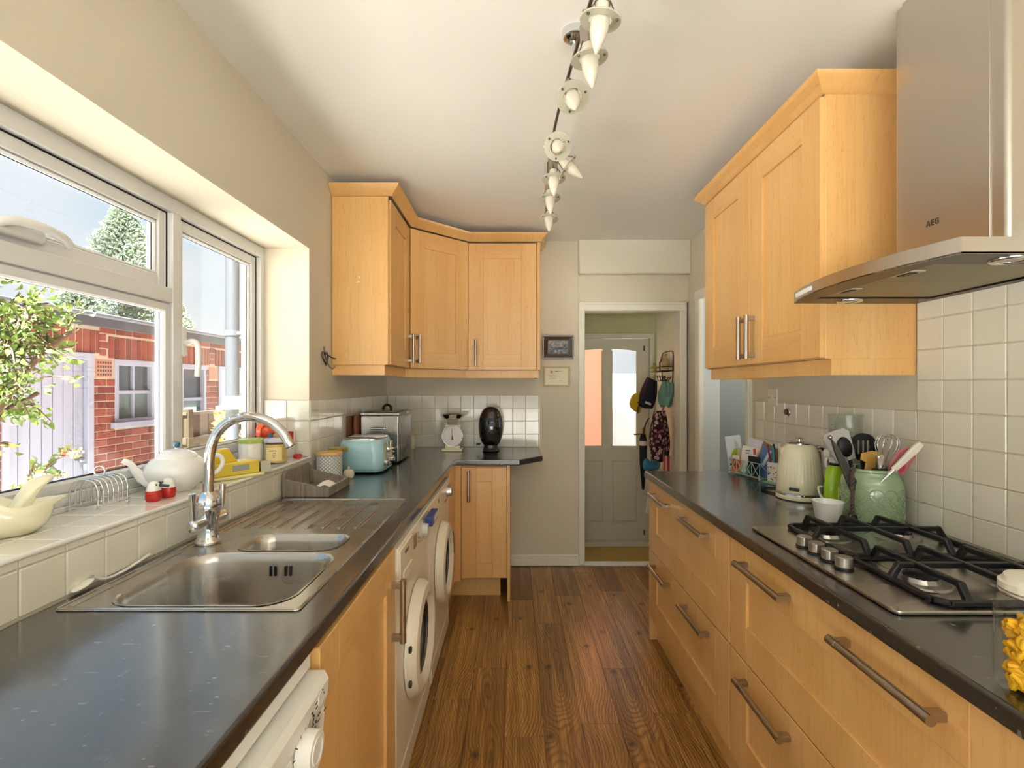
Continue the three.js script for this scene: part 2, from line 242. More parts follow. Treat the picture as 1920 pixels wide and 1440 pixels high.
// the outer door at the end of the lobby
{
  const d = struct('door_1'), y0 = -0.08, y1 = 1.858, c = 0.891, z = 4.75, doorM = std('#dcd9c6', 0.4);
  const arch = (a, b, flip) => { const o = []; for (let i = 0; i <= 10; i++) { const t = i / 10, x = mix(a, b, t); o.push([x, 1.736 + 0.022 * (flip ? 1 - t * t : 1 - (1 - t) * (1 - t))]); } return o; };
  const hole = (a, b, lo, flip) => [[a, lo], [b, lo], ...arch(a, b, flip).reverse()];
  const L = [0.601, 0.847], R = [0.935, 1.181], rect = (a, b, lo, hi) => [[a, lo], [b, lo], [b, hi], [a, hi]];
  const g = ext([[0.488, y0], [1.294, y0], [1.294, y1], [0.488, y1]], 0.04, 0.003, [hole(...L, 0.816, false), hole(...R, 0.816, true), rect(L[0], L[1], 0.09, 0.687), rect(R[0], R[1], 0.09, 0.687)]);
  part('frame', move(uvm(g), 0, 0, -z - 0.04), doorM, d);
  for (const [a, b] of [L, R]) {
    part('panel', M(bx(a - 0.01, b + 0.01, 0.08, 0.697, z + 0.012, z + 0.022), bx(a + 0.012, b - 0.012, 0.102, 0.675, z + 0.006, z + 0.014, 0.004)), doorM, d);
    part('pane', bx(a - 0.008, b + 0.008, 0.808, 1.77, z + 0.018, z + 0.022, 0.0005), frostM, d);
    part('bead', M(bx(a, a + 0.01, 0.816, 1.74, z + 0.004, z + 0.018), bx(b - 0.01, b, 0.816, 1.74, z + 0.004, z + 0.018), bx(a, b, 0.816, 0.827, z + 0.004, z + 0.018)), doorM, d);
  }
  const brass = std('#c9a24a', 0.25, { metalness: 1 });
  part('handle', M(bx(1.228, 1.262, 0.84, 1.0, z - 0.006, z, 0.002), move(cyl(0.009, 0.009, 0.04, 12), 1.245, 0.945, -z + 0.022, Math.PI / 2), tube([[1.25, 0.945, -z + 0.042], [1.2, 0.944, -z + 0.044], [1.14, 0.94, -z + 0.04]], 0.008, 14, 8)), brass, d, 'brass lever handle');
  parts('bolt', [bx(1.24, 1.252, 1.74, 1.79, z - 0.012, z), bx(1.24, 1.252, -0.03, 0.02, z - 0.012, z)], darkSteelM, d);
  struct('trim_6', M(bx(1.296, 1.335, -0.13, 1.9, 4.72, 4.8), bx(0.45, 0.486, -0.13, 1.9, 4.72, 4.8), bx(0.45, 1.335, 1.862, 1.905, 4.715, 4.8), bx(0.46, 1.32, -0.13, -0.085, 4.7, 4.82)), std('#dfdcc8', 0.5));
}
// tiles: each its own piece on a bed of grout
const tileCache = new Map();
function tile(parent, x0, x1, y0, y1, d0, d1) {
  const s = [x1 - x0, y1 - y0, d1 - d0].map((v) => Math.max(0.004, v)), key = s.map((v) => v.toFixed(4)).join();
  if (!tileCache.has(key)) tileCache.set(key, cb(...s, 0.0022));
  const m = part('tile', tileCache.get(key), tileM[Math.floor(rnd(0, 3))], parent); m.position.set((x0 + x1) / 2, (y0 + y1) / 2, -(d0 + d1) / 2);
  m.rotation.set(rnd(-1, 1) * 0.002, rnd(-1, 1) * 0.002, rnd(-1, 1) * 0.002);
}
const P = 0.1012, G = 0.0013;
const rows = [0.925, 1.0067, 1.1078, 1.209, 1.312];
{ // back wall, four rows
  const r = [0.925, 1.026, 1.127, 1.228, 1.329]; part('grout', bx(-0.998, 0.198, 0.92, 1.327, 3.845, 3.853, 0.0005), groutM, wallB);
  for (let k = 0; k < 4; k++) for (let x = -0.622 + P * -4; x < 0.19; x += P) tile(wallB, Math.max(-0.992, x) + G, Math.min(0.198, x + P) - G, r[k] + G, r[k + 1] - G, 3.842, 3.849);
  part('grout', bx(-1.002, -0.996, 0.92, 1.327, 2.4, 3.85, 0.0005), groutM, wallL);
  for (let k = 0; k < 4; k++) for (let d = 2.4; d < 3.8; d += P) tile(wallL, -1.0, -0.993, r[k] + G, r[k + 1] - G, d + G, Math.min(3.843, d + P) - G);
  // the far reveal of the window, and the sill
  part('grout', bx(-1.216, -0.998, 1.05, 1.327, 2.396, 2.402, 0.0005), groutM, wallL);
  for (let k = 1; k < 4; k++) for (const [a, b] of [[-1.216, -1.105], [-1.105, -0.994]]) tile(wallL, a + G, b - G, Math.max(1.054, r[k]) + G, r[k + 1] - G, 2.391, 2.398);
}
const sill = struct('window_sill', bx(-1.28, -1.0, 1.036, 1.049, 0.02, 2.4, 0.001), groutM);
{
  part('grout', bx(-1.003, -0.996, 0.92, 1.045, -0.3, 2.4, 0.0005), groutM, sill);
  part('edge_trim', M(tube([[-0.994, 1.0495, 0.3], [-0.994, 1.0495, -2.4]], 0.0062, 2, 12)), whiteM, sill);
  for (let d = 0.9887 - 9 * 0.1045; d < 2.39; d += 0.1045) {
    const e = Math.min(2.398, d + 0.1045); if (e - d < 0.02) continue;
    tile(sill, -1.0, -0.993, 1.0255 + G, 1.048, d + G, e - G); tile(sill, -1.0, -0.993, 0.928, 1.0255 - G, d + G, e - G);
    if (d > 0) { tile(sill, -1.1 + G, -0.997, 1.047, 1.054, d + G, e - G); tile(sill, -1.218, -1.1 - G, 1.047, 1.054, d + G, e - G); }
  }
}
{ // right wall
  part('grout', M(bx(1.3565, 1.362, 0.92, 1.31, -0.3, 2.8, 0.0005), bx(1.3565, 1.362, 1.31, 1.76, -0.3, 1.66, 0.0005)), groutM, wallR);
  for (let d = 1.661 - 10 * P; d < 2.76; d += P) {
    const e = Math.min(2.79, d + P); if (e < 0.68) continue;
    for (let k = 0; k < 4; k++) tile(wallR, 1.353, 1.36, rows[k] + G, rows[k + 1] - G, d + G, e - G);
    if (d < 1.6) for (let k = 0; k < 5; k++) tile(wallR, 1.353, 1.36, 1.312 + k * P + G, 1.312 + (k + 1) * P - G, d + G, e - G);
  }
}
// window: frame, opening lights, panes, handles
{
  const w = struct('window_1'), f = [], X = [-1.285, -1.218];
  f.push(bx(...X, 2.015, 2.066, 0.02, 2.4), bx(...X, 1.068, 1.1, 0.02, 2.4), bx(...X, 1.1, 2.015, 2.365, 2.4), bx(...X, 1.1, 2.015, 0.02, 0.07));
  for (const m of [1.759, 0.617]) f.push(bx(...X, 1.1, 2.015, m, m + 0.044));
  f.push(bx(...X, 1.69, 1.742, 0.661, 1.759), bx(-1.285, -1.212, 1.054, 1.068, 0.02, 2.4));
  const bead = (x, y0, y1, d0, d1, b = 0.014) => [bx(x - 0.02, x, y0, y0 + b, d0, d1, 0.006), bx(x - 0.02, x, y1 - b, y1, d0, d1, 0.006), bx(x - 0.02, x - 0.001, y0 + b * 0.6, y1 - b * 0.6, d0, d0 + b, 0.006), bx(x - 0.02, x - 0.001, y0 + b * 0.6, y1 - b * 0.6, d1 - b, d1, 0.006)];
  f.push(...bead(-1.224, 1.1, 1.69, 0.661, 1.759, 0.034));
  part('frame', M(f), upvcM, w);
  const light = (y0, y1, d0, d1, name) => {
    const r = 0.04, x = [-1.285, -1.24], s = part(name, M(bx(...x, y0, y0 + r, d0 + r, d1 - r, 0.003), bx(...x, y1 - r, y1, d0 + r, d1 - r, 0.003), bx(...x, y0, y1, d0, d0 + r, 0.004), bx(...x, y0, y1, d1 - r, d1, 0.004), bead(-1.246, y0 + r - 0.002, y1 - r + 0.002, d0 + r - 0.002, d1 - r + 0.002)), upvcM, w);
    part('pane', bx(-1.264, -1.26, y0 + r, y1 - r, d0 + r, d1 - r, 0.0003), glassM, s);
    const k = 0.05; part('gasket', M(bx(-1.259, -1.255, y0 + k, y0 + k + 0.004, d0 + k, d1 - k), bx(-1.259, -1.255, y1 - k - 0.004, y1 - k, d0 + k, d1 - k), bx(-1.259, -1.255, y0 + k, y1 - k, d1 - k - 0.004, d1 - k), bx(-1.259, -1.255, y0 + k, y1 - k, d0 + k, d0 + k + 0.004)), blackM, s);
    part('seal', M(bx(-1.243, -1.238, y0 - 0.002, y1 + 0.002, d1 - 0.002, d1 + 0.002, 0.0005), bx(-1.243, -1.238, y1 - 0.002, y1 + 0.002, d0, d1, 0.0005)), blackM, s);
    return s;
  };
  const fan = light(1.744, 2.013, 0.663, 1.757, 'fanlight'), cas = light(1.103, 2.013, 1.805, 2.363, 'casement');
  light(1.103, 2.013, 0.073, 0.615, 'casement');
  part('pane', bx(-1.251, -1.247, 1.12, 1.68, 0.67, 1.75, 0.0003), glassM, w);
  part('gasket', M(bx(-1.246, -1.242, 1.133, 1.138, 0.69, 1.73), bx(-1.246, -1.242, 1.656, 1.66, 0.69, 1.73), bx(-1.246, -1.242, 1.133, 1.66, 1.724, 1.728)), blackM, w);
  const hM = std('#e4e3de', 0.3);
  part('handle', M(move(rbox(0.03, 0.034, 0.14, 0.01), -1.226, 1.775, -1.21), tube([[-1.222, 1.778, -1.16], [-1.2, 1.79, -1.18], [-1.19, 1.793, -1.24], [-1.192, 1.785, -1.3], [-1.205, 1.774, -1.335]], 0.012, 24, 10)), hM, fan, 'white fanlight handle');
  part('handle', M(move(rbox(0.024, 0.11, 0.032, 0.008), -1.232, 1.56, -1.826), tube([[-1.222, 1.555, -1.826], [-1.188, 1.56, -1.828], [-1.172, 1.54, -1.825], [-1.166, 1.49, -1.82], [-1.168, 1.43, -1.815]], 0.0105, 30, 10)), hM, cas, 'white casement handle');
}

// ================================================================ cabinets
// fronts are drawn in their own plane (x across, y up, z out of the front) and then turned into place
function front(w, h, parent, name, { rail = 0.107, t = 0.02, x = 0, y = 0, z = 0, turn = 0, side = false } = {}) {
  const o = rnd(0, 4), p = rnd(0, 4), g = M(
    uvm(move(cb(rail, h, t, 0.0015), -w / 2 + rail / 2, 0, 0), null, o, p), uvm(move(cb(rail, h, t, 0.0015), w / 2 - rail / 2, 0, 0), null, o + 0.7, p + 0.3),
    uvm(move(cb(w - 2 * rail, rail, t, 0.0015), 0, h / 2 - rail / 2, 0), side ? null : 'x', o, p + 1), uvm(move(cb(w - 2 * rail, rail, t, 0.0015), 0, -h / 2 + rail / 2, 0), side ? null : 'x', o + 1, p));
  const m = part(name, g, beechM, parent); m.position.set(x, y, z); m.rotation.y = turn;
  part('panel', uvm(move(cb(w - 2 * rail + 0.01, h - 2 * rail + 0.01, t * 0.5, 0.001), 0, 0, -t * 0.2), null, o + 2, p + 2), beechM, m);
  return m;
}
function barHandle(door, len, x, y, upright, z = 0.01) {      // round bar on two feet
  const g = M(uvm(move(cyl(0.0098, 0.0098, len, 20), 0, 0, 0.034)), [-1, 1].map((s) => M(move(cyl(0.0104, 0.0104, 0.03, 20), 0, s * (len / 2 - 0.012), 0.034), move(cb(0.017, 0.02, 0.032, 0.002), 0, s * (len / 2 - 0.013), 0.015))));
  if (!upright) move(g, 0, 0, 0, 0, 0, Math.PI / 2);
  const m = part('handle', g, nickelM, door, 'brushed metal bar handle'); m.position.set(x, y, z); return m;
}
const R90 = Math.PI / 2;
// wall units on the left: a straight one, one across the corner, one on the back wall
{
  const zb = -3.842, carc = (g) => g;
  const a = thing('wall_cabinet', 'tall beech wall cupboard with its plain side panel facing the room, next to the window', 'cupboard', [0, 0, 0]);
  part('side_panel', bx(-0.997, -0.69, 1.513, 2.432, 2.69, 2.71, 0.0015), beechM, a);
  part('carcass', bx(-0.995, -0.705, 1.515, 2.43, 2.711, 3.19, 0.001), beechM, a);
  const da = front(0.475, 0.905, a, 'door', { x: -0.69, y: 1.968, z: -(2.712 + 0.2395), turn: R90 }); barHandle(da, 0.18, 0.2, -0.33, true);
  parts('chip', [move(cb(0.008, 0.012, 0.0006, 0.0002), -0.845, 1.99, -2.6897), move(cb(0.014, 0.006, 0.0006, 0.0002), -0.85, 1.965, -2.6897)], std('#f6e3c4', 0.6), a);
  const b = thing('corner_wall_cabinet', 'beech corner wall cupboard with a door set diagonally between its neighbours', 'cupboard');
  part('carcass', M(uvm(move(ext([[-0.995, -3.195], [-0.71, -3.195], [-0.345, -3.54], [-0.345, -3.843], [-0.995, -3.843]].map(([x, y]) => [x, -y]), 0.915), 0, 1.515, 0, -R90, 0, 0))), beechM, b);
  const p0 = [-0.682, 3.2], p1 = [-0.337, 3.535], mid = [(p0[0] + p1[0]) / 2, (p0[1] + p1[1]) / 2], len = Math.hypot(p1[0] - p0[0], p1[1] - p0[1]);
  const db = front(len - 0.006, 0.905, b, 'door', { x: mid[0], y: 1.968, z: -mid[1], turn: Math.atan2(p1[1] - p0[1], p1[0] - p0[0]) }); barHandle(db, 0.18, -0.19, -0.33, true);
  const c = thing('wall_cabinet', 'beech wall cupboard on the back wall, beside the two small picture frames', 'cupboard');
  part('carcass', bx(-0.34, 0.16, 1.515, 2.43, 3.56, 3.843, 0.001), beechM, c); part('side_panel', bx(0.161, 0.183, 1.513, 2.43, 3.535, 3.843, 0.0015), beechM, c);
  const dc = front(0.488, 0.905, c, 'door', { x: -0.088, y: 1.968, z: -3.545 }); barHandle(dc, 0.18, -0.19, -0.33, true);
  // cornice and light rail run on round all three
  const prof = [[0, 0], [0.006, 0.002], [0.02, 0.022], [0.044, 0.04], [0.05, 0.055], [0, 0.055]];
  const run = (pts, P2, y) => {       // sweeps a profile (outwards, up) along a bent line of points (x, z), mitred at the bends
    const nrm = (p, q) => { const dx = q[0] - p[0], dz = q[1] - p[1], l = Math.hypot(dx, dz); return [dz / l, -dx / l]; }, loops = [];
    pts.forEach((p, i) => { const n0 = i ? nrm(pts[i - 1], p) : nrm(p, pts[1]), n1 = i + 1 < pts.length ? nrm(p, pts[i + 1]) : n0, m = [n0[0] + n1[0], n0[1] + n1[1]], k = 2 / (m[0] * m[0] + m[1] * m[1]); loops.push(P2.map(([o, h]) => [p[0] - m[0] * k / 1 * o, y + h, p[1] - m[1] * k * o])); });
    return uvm(skin(loops.map((l) => l.slice().reverse()), true, true), 'y', rnd(), rnd());
  };
  one('cornice', run([[-0.998, -2.69], [-0.672, -2.69], [-0.672, -3.2], [-0.33, -3.532], [0.185, -3.532], [0.185, -3.843]], prof, 2.432), beechM, 'beech cornice moulding bending round the tops of the left wall cupboards', 'cornice');
  const lr = [[0, 0], [0.016, 0], [0.016, 0.055], [0, 0.055]].map(([o, h]) => [o - 0.016, h]);
  one('light_rail', run([[-0.998, -2.70], [-0.712, -2.70], [-0.712, -3.21], [-0.352, -3.56], [0.172, -3.56], [0.172, -3.843]], lr, 1.457), beechM, 'beech light rail along the bottoms of the left wall cupboards', 'rail');
  const r = thing('wall_cabinet', 'large two-door beech wall cupboard on the right wall beside the cooker hood', 'cupboard');
  part('side_panel', bx(1.05, 1.358, 1.487, 2.382, 1.667, 1.687, 0.0015), beechM, r); part('carcass', bx(1.058, 1.358, 1.489, 2.38, 1.688, 2.67, 0.001), beechM, r); part('side_panel', bx(1.05, 1.358, 1.487, 2.382, 2.671, 2.69, 0.0015), beechM, r);
  const d1 = front(0.492, 0.885, r, 'door', { x: 1.046, y: 1.934, z: -1.921, turn: -R90 }), d2 = front(0.492, 0.885, r, 'door', { x: 1.046, y: 1.934, z: -2.43, turn: -R90 });
  d1.position.z = -(1.672 + 0.2525); d2.position.z = -(2.179 + 0.2525); for (const q of [d1, d2]) q.scale.x = 0.505 / 0.492;
  barHandle(d1, 0.185, -0.205, -0.325, true); barHandle(d2, 0.185, 0.215, -0.325, true);
  part('light_rail', run([[1.358, -2.688], [1.07, -2.688], [1.07, -1.669], [1.358, -1.669]], lr, 1.432), beechM, r); part('cornice', run([[1.358, -2.69], [1.042, -2.69], [1.042, -1.668], [1.358, -1.668]], prof, 2.381), beechM, r);
}
// right base: two pan-drawer units, side panel, plinth and worktop
{
  const names = ['beech drawer unit at the far end of the right-hand run, four short handles', 'beech drawer unit under the gas hob, with long bar handles'];
  [[1.712, 2.712, 0.26, [2.41, 1.935]], [0.69, 1.706, 0.27, [1.416, 0.935]]].forEach(([d0, d1, hl, hs], i) => {
    const u = thing('drawer_unit', names[i], 'drawers');
    part('carcass', bx(0.765, 1.352, 0.15, 0.884, d0, d1, 0.001), beechM, u);
    for (const [y0, y1] of [[0.131, 0.497], [0.503, 0.876]]) {
      const w = d1 - d0 - 0.005, f = front(w, y1 - y0, u, 'drawer', { rail: 0.115, x: 0.755, y: (y0 + y1) / 2, z: -(d0 + d1) / 2, turn: -R90, side: true });
      for (const h of hs) barHandle(f, hl, -(d0 + d1) / 2 + h, y1 - 0.055 - (y0 + y1) / 2, false);
    }
  });
  const u3 = thing('base_cabinet', 'beech base cupboard continuing the right-hand run towards the camera', 'cupboard');
  part('carcass', bx(0.765, 1.352, 0.15, 0.884, -0.3, 0.684, 0.001), beechM, u3); front(0.975, 0.745, u3, 'door', { x: 0.755, y: 0.503, z: -0.19, turn: -R90 });
  one('end_panel', bx(0.745, 1.352, 0, 0.886, 2.716, 2.736, 0.0015, 'x'), beechM, 'beech end panel closing the right-hand drawers at the far end', 'panel');
  one('plinth', bx(0.785, 0.803, 0, 0.148, -0.3, 2.712, 0.001), beechM, 'long beech plinth along the floor under the right-hand drawers', 'plinth');
  const sh = [[0.722, -0.3], [1.352, -0.3], [1.352, 2.748], [0.722, 2.748]];
  one('worktop', uvm(move(flat(ext(sh, 0.038, 0.007, [], 4)), 0, 0.887 , 0)), workM, 'black slate-effect worktop along the right wall under the gas hob', 'worktop');
}
// left run: worktop with the cut-out for the sink
const worktopLeft = one('worktop', uvm(move(flat(ext([[-0.992, -0.3], [-0.384, -0.3], [-0.384, 3.17], [0.03, 3.17], [0.19, 3.355], [0.19, 3.84], [-0.992, 3.84]], 0.038, 0.007, [rr(0.51, 1.0, 0.01, 2, -0.71, 1.535)], 4)), 0, 0.887, 0)), workM, 'black slate-effect worktop under the window, turning the corner along the back wall', 'worktop');
{
  const s = thing('base_cabinet', 'beech sink cupboard with an upright bar handle beside the washing machines', 'cupboard');
  part('carcass', M(bx(-0.98, -0.402, 0.15, 0.17, 0.97, 1.585), bx(-0.98, -0.402, 0.15, 0.7, 0.968, 0.986), bx(-0.98, -0.402, 0.15, 0.7, 1.568, 1.585), bx(-0.42, -0.402, 0.8, 0.885, 0.968, 1.585)), beechM, s);
  const d = front(0.613, 0.735, s, 'door', { x: -0.393, y: 0.511, z: -1.2765, turn: R90 }); barHandle(d, 0.19, 0.265, 0.18, true);
  one('plinth', bx(-0.46, -0.442, 0, 0.148, 0.968, 1.58, 0.001), beechM, 'beech plinth along the floor under the sink cupboard', 'plinth');
  const c = thing('corner_base_cabinet', 'beech base cupboard on the back wall under the coffee machine, one narrow door', 'cupboard');
  part('corner_post', M(bx(-0.405, -0.388, 0.13, 0.884, 2.9, 3.2, 0.001), bx(-0.405, -0.35, 0.13, 0.884, 3.2, 3.219, 0.001)), beechM, c);
  part('carcass', bx(-0.4, -0.052, 0.15, 0.884, 3.222, 3.84, 0.001), beechM, c);
  const dc = front(0.292, 0.72, c, 'door', { x: -0.198, y: 0.513, z: -3.21, rail: 0.095 }); barHandle(dc, 0.195, -0.098, 0.24, true);
  part('side_panel', bx(-0.049, -0.03, 0, 0.884, 3.2, 3.84, 0.001), beechM, c);
  part('plinth', M(bx(-0.46, -0.095, 0, 0.148, 3.3, 3.318, 0.001), bx(-0.46, -0.442, 0, 0.13, 2.9, 3.3, 0.001)), beechM, c);
}
// washing machine and tumble dryer
function washer(label, d0, d1, x, washerKind) {
  const w = d1 - d0, o = thing(washerKind ? 'washing_machine' : 'tumble_dryer', label, washerKind ? 'washing machine' : 'tumble dryer', [x, 0, -(d0 + d1) / 2], R90);
  part('body', M(move(rbox(w - 0.008, 0.855, 0.56, 0.012), 0, 0.4425, -0.282), [-1, 1].map((a) => [-1, 1].map((b) => move(cyl(0.02, 0.02, 0.02, 12), a * 0.25, 0.01, -0.28 + b * 0.22)))), applM, o);
  const p = part('control_panel', move(rbox(w - 0.008, 0.125, 0.02, 0.006), 0, 0.806, -0.004), applM, o);
  const cy = washerKind ? 0.43 : 0.49, R = washerKind ? 0.205 : 0.2, n = 64;
  const ring = lathe([[R * 0.66, 0.012], [R * 0.7, 0.03], [R * 0.8, 0.046], [R * 0.93, 0.04], [R, 0.018], [R * 1.01, 0]], n); move(ring, 0, 0, 0, R90, 0, 0);
  const door = part('door', move(ring, 0, cy, 0), applM, o);
  part('glass', move(move(lathe([[0.0001, 0.002], [R * 0.35, 0.0], [R * 0.6, 0.008], [R * 0.69, 0.016], [R * 0.69, 0.012], [0.0001, -0.004]], n), 0, 0, 0, R90, 0, 0), 0, cy, 0), std('#5a5246', 0.08, { clearcoat: 1 }), door);
  part('rim', move(torus(R * 0.67, 0.006, 56, 8), 0, cy, 0.018), darkSteelM, door); 
  part('knob', M(move(cyl(0.024, 0.028, 0.026, 32), washerKind ? 0.1 : 0.19, 0.81, 0.018, R90), move(torus(0.031, 0.003, 32, 8), washerKind ? 0.1 : 0.19, 0.81, 0.007)), washerKind ? lightGreyM : chromeM, p);
  if (washerKind) {
    part('detergent_drawer', M(move(rbox(0.19, 0.105, 0.014, 0.004), -w / 2 + 0.11, 0.805, 0.004), move(cb(0.13, 0.02, 0.01, 0.003), -w / 2 + 0.115, 0.765, 0.01)), applM, p);
    part('recess', move(rbox(0.12, 0.03, 0.006, 0.002), -w / 2 + 0.115, 0.742, 0.003), std('#f4f1ea', 0.3), p);
    part('lettering', move(text('BOSCH', 0.013), -w / 2 + 0.105, 0.832, 0.0115), printM, p);
    part('display', move(cb(0.05, 0.05, 0.002), -0.045, 0.81, 0.007), blackGlossM, p);
    parts('hinge', [move(cb(0.016, 0.02, 0.01), -R * 0.98, cy + 0.05, 0.02), move(cb(0.016, 0.02, 0.01), -R * 0.98, cy - 0.07, 0.02)], printM, door);
    parts('button', [[0, 1, 2].map((k) => move(cb(0.014, 0.007, 0.003), 0.008, 0.79 + k * 0.017, 0.007)), [0, 1].map((k) => move(cb(0.02, 0.005, 0.002), 0.03, 0.785 + k * 0.012, 0.007))], greyM, p);
    parts('mark', [[0, 1, 2, 3, 4, 5, 6].map((k) => { const a = -2.2 + k * 0.62; return move(cb(0.012, 0.003, 0.001), 0.1 + 0.05 * Math.cos(a), 0.81 + 0.045 * Math.sin(a), 0.0062); })], printM, p);
  } else {
    part('display', move(cb(0.05, 0.05, 0.002), 0.27, 0.815, 0.007), blackGlossM, p);
    parts('button', [[0, 1, 2, 3].map((k) => move(cb(0.01, 0.008, 0.003), 0.1 + k * 0.02, 0.775, 0.007)), move(cyl(0.011, 0.011, 0.002, 20), -0.12, 0.83, 0.007, R90), move(cb(0.04, 0.005, 0.001), -0.1, 0.79, 0.0065), move(cb(0.03, 0.005, 0.001), -0.09, 0.775, 0.0065)], std('#6d7a50', 0.5), p);
    part('door_handle', move(torus(R * 0.9, 0.007, 16, 6, 0.75), 0, cy, 0.04, 0, 0, -0.1), blackM, door);
  }
  part('vent', move(cb(w - 0.05, 0.08, 0.004), 0, 0.07, 0.0), applM, o);
  return o;
}
washer('cream-white front-loading washing machine with detergent drawer, nearest the sink cupboard', 1.592, 2.232, -0.382, true);
washer('cream-white tumble dryer with chrome dial, far one of the two machines', 2.238, 2.878, -0.382, false);
{ // small blue box clipped under the worktop edge, above the second machine
  const b = thing('detergent_tablet_holder', 'small blue plastic box tucked under the worktop edge above the machines', 'holder', [-0.352, 0.838, -2.1]);
  part('body', move(rbox(0.03, 0.04, 0.15, 0.004), 0, 0, 0), std('#1f3a7c', 0.35), b); part('sticker', move(cb(0.001, 0.026, 0.1, 0.0003), 0.0155, 0.002, -0.015), std('#d9cfd6', 0.4), b);
}
// dishwasher
{
  const o = thing('dishwasher', 'white dishwasher with round dial under the near worktop by the window', 'dishwasher', [-0.405, 0, -0.665], R90);
  part('body', M(move(rbox(0.59, 0.83, 0.5, 0.01), 0, 0.43, -0.3), move(cb(0.58, 0.036, 0.12, 0.004), 0, 0.866, -0.05)), whiteM, o);
  const pr = [[-0.02, 0], [0.024, 0], [0.03, 0.02], [0.036, 0.1], [0.034, 0.112], [0.042, 0.135], [0.044, 0.165], [0.036, 0.18], [-0.02, 0.18]];
  const door = part('door', M(move(rbox(0.592, 0.56, 0.05, 0.01), 0, 0.385, 0), uvm(move(ext(pr.map(([x, y]) => [x, y]), 0.59, 0.002), 0.295, 0.662, 0, 0, -R90, 0))), whiteM, o);
  part('dial', M(move(cyl(0.031, 0.033, 0.026, 40), 0.19, 0.762, 0.05, R90), move(torus(0.021, 0.0016, 30, 6), 0.19, 0.762, 0.0635)), whiteM, door, 'round white dial');
  const dots = []; for (let k = 0; k < 9; k++) { const a = 0.3 + k * 0.42; dots.push(move(cb(0.01, 0.002, 0.001, 0.0003), 0.19 + 0.046 * Math.cos(a), 0.762 + 0.04 * Math.sin(a), 0.0378 + 0.004 * (Math.sin(a) > 0.3), 0, 0, a)); }
  for (const [x, y] of [[0.217, 0.808], [0.222, 0.8], [0.232, 0.783], [0.228, 0.774], [0.262, 0.822], [0.268, 0.813]]) dots.push(move(cyl(0.0022, 0.0022, 0.002, 10), x, y, 0.0438, R90));
  for (const [x, y] of [[0.235, 0.815], [0.238, 0.806], [0.246, 0.787], [0.244, 0.777], [0.275, 0.778]]) dots.push(move(cb(0.012, 0.0022, 0.001, 0.0003), x, y, 0.0436));
  parts('mark', dots, printM, door);
  parts('button', [[0.252, 0.812, 0.0445], [0.264, 0.765, 0.0375]].map(([x, y, z]) => M(move(torus(0.012, 0.0012, 24, 6), x, y, z), move(cyl(0.0122, 0.0122, 0.003, 24), x, y, z - 0.001, R90))), std('#dcdad2', 0.35), door);
}

// ================================================================ sink, tap, hob, hood, lamps
{
  const o = thing('sink', 'stainless steel sink with one and a half bowls and a ribbed drainer', 'sink', [0, 0.925, 0]);
  const big = rr(0.39, 0.325, 0.07, 10, -0.685, 1.21), half = rr(0.285, 0.15, 0.05, 10, -0.655, 1.475);
  part('deck', M(uvm(flat(ext(rr(0.513, 1.015, 0.012, 4, -0.704, 1.532), 0.003, 0.0014, [big, half]))), 
    uvm(M([-0.957, -0.452].map((x) => move(cb(0.005, 0.005, 1.0, 0.002), x, 0.0035, -1.532)), [1.029, 2.035].map((d) => move(cb(0.5, 0.005, 0.005, 0.002), -0.704, 0.0035, -d)), move(cb(0.012, 0.004, 0.98, 0.0018), -0.938, 0.0035, -1.53)))), steelM, o);
  const bowl = (w, h, r, cx, cy, depth) => { const L = []; for (const [k, y] of [[0.008, 0.0045], [0.003, 0.0046], [0, 0.002], [-0.006, -0.02], [-0.012, -depth + 0.045], [-0.02, -depth + 0.02], [-0.04, -depth + 0.004], [-0.07, -depth], [-Math.min(w, h) * 0.9, -depth - 0.002]]) L.push(lev(rr(w + 2 * k * (k < -0.1 ? 0.5 : 1), h + 2 * k * (k < -0.1 ? 0.5 : 1), Math.max(0.004, Math.min(r + k * 0.5, (Math.min(w, h) + 2 * k * (k < -0.1 ? 0.5 : 1)) / 2 - 0.001)), 10, cx, cy), y)); return uvm(skin(L, false, true)); };
  const b1 = part('bowl', bowl(0.39, 0.325, 0.07, -0.685, 1.21, 0.17), steelM, o), b2 = part('bowl', bowl(0.285, 0.15, 0.05, -0.655, 1.475, 0.12), steelM, o);
  part('drain', M(move(lathe([[0.0001, 0.002], [0.025, 0.002], [0.036, 0.005], [0.042, 0.001]], 32), -0.685, -0.171, -1.21)), chromeM, b1); part('drain', move(lathe([[0.0001, 0.002], [0.025, 0.002], [0.036, 0.005], [0.042, 0.001]], 32), -0.655, -0.121, -1.475), chromeM, b2);
  parts('overflow_slot', [-0.027, -0.014, 0.014, 0.027].map((x) => move(rbox(0.007, 0.028, 0.004, 0.0018), -0.647 + x, -0.042, -1.3625)), blackM, b1);
  const ribs = []; for (let k = 0; k < 8; k++) { const x = -0.895 + k * 0.053; ribs.push(move(rbox(0.009, 0.008, 0.37, 0.003), x, 0.003, -1.8)); ribs.push(move(rbox(0.004, 0.0055, 0.375, 0.002), x + 0.013, 0.0025, -1.8)); }
  parts('drainer_rib', ribs.map((g) => uvm(g)), steelM, o);
}
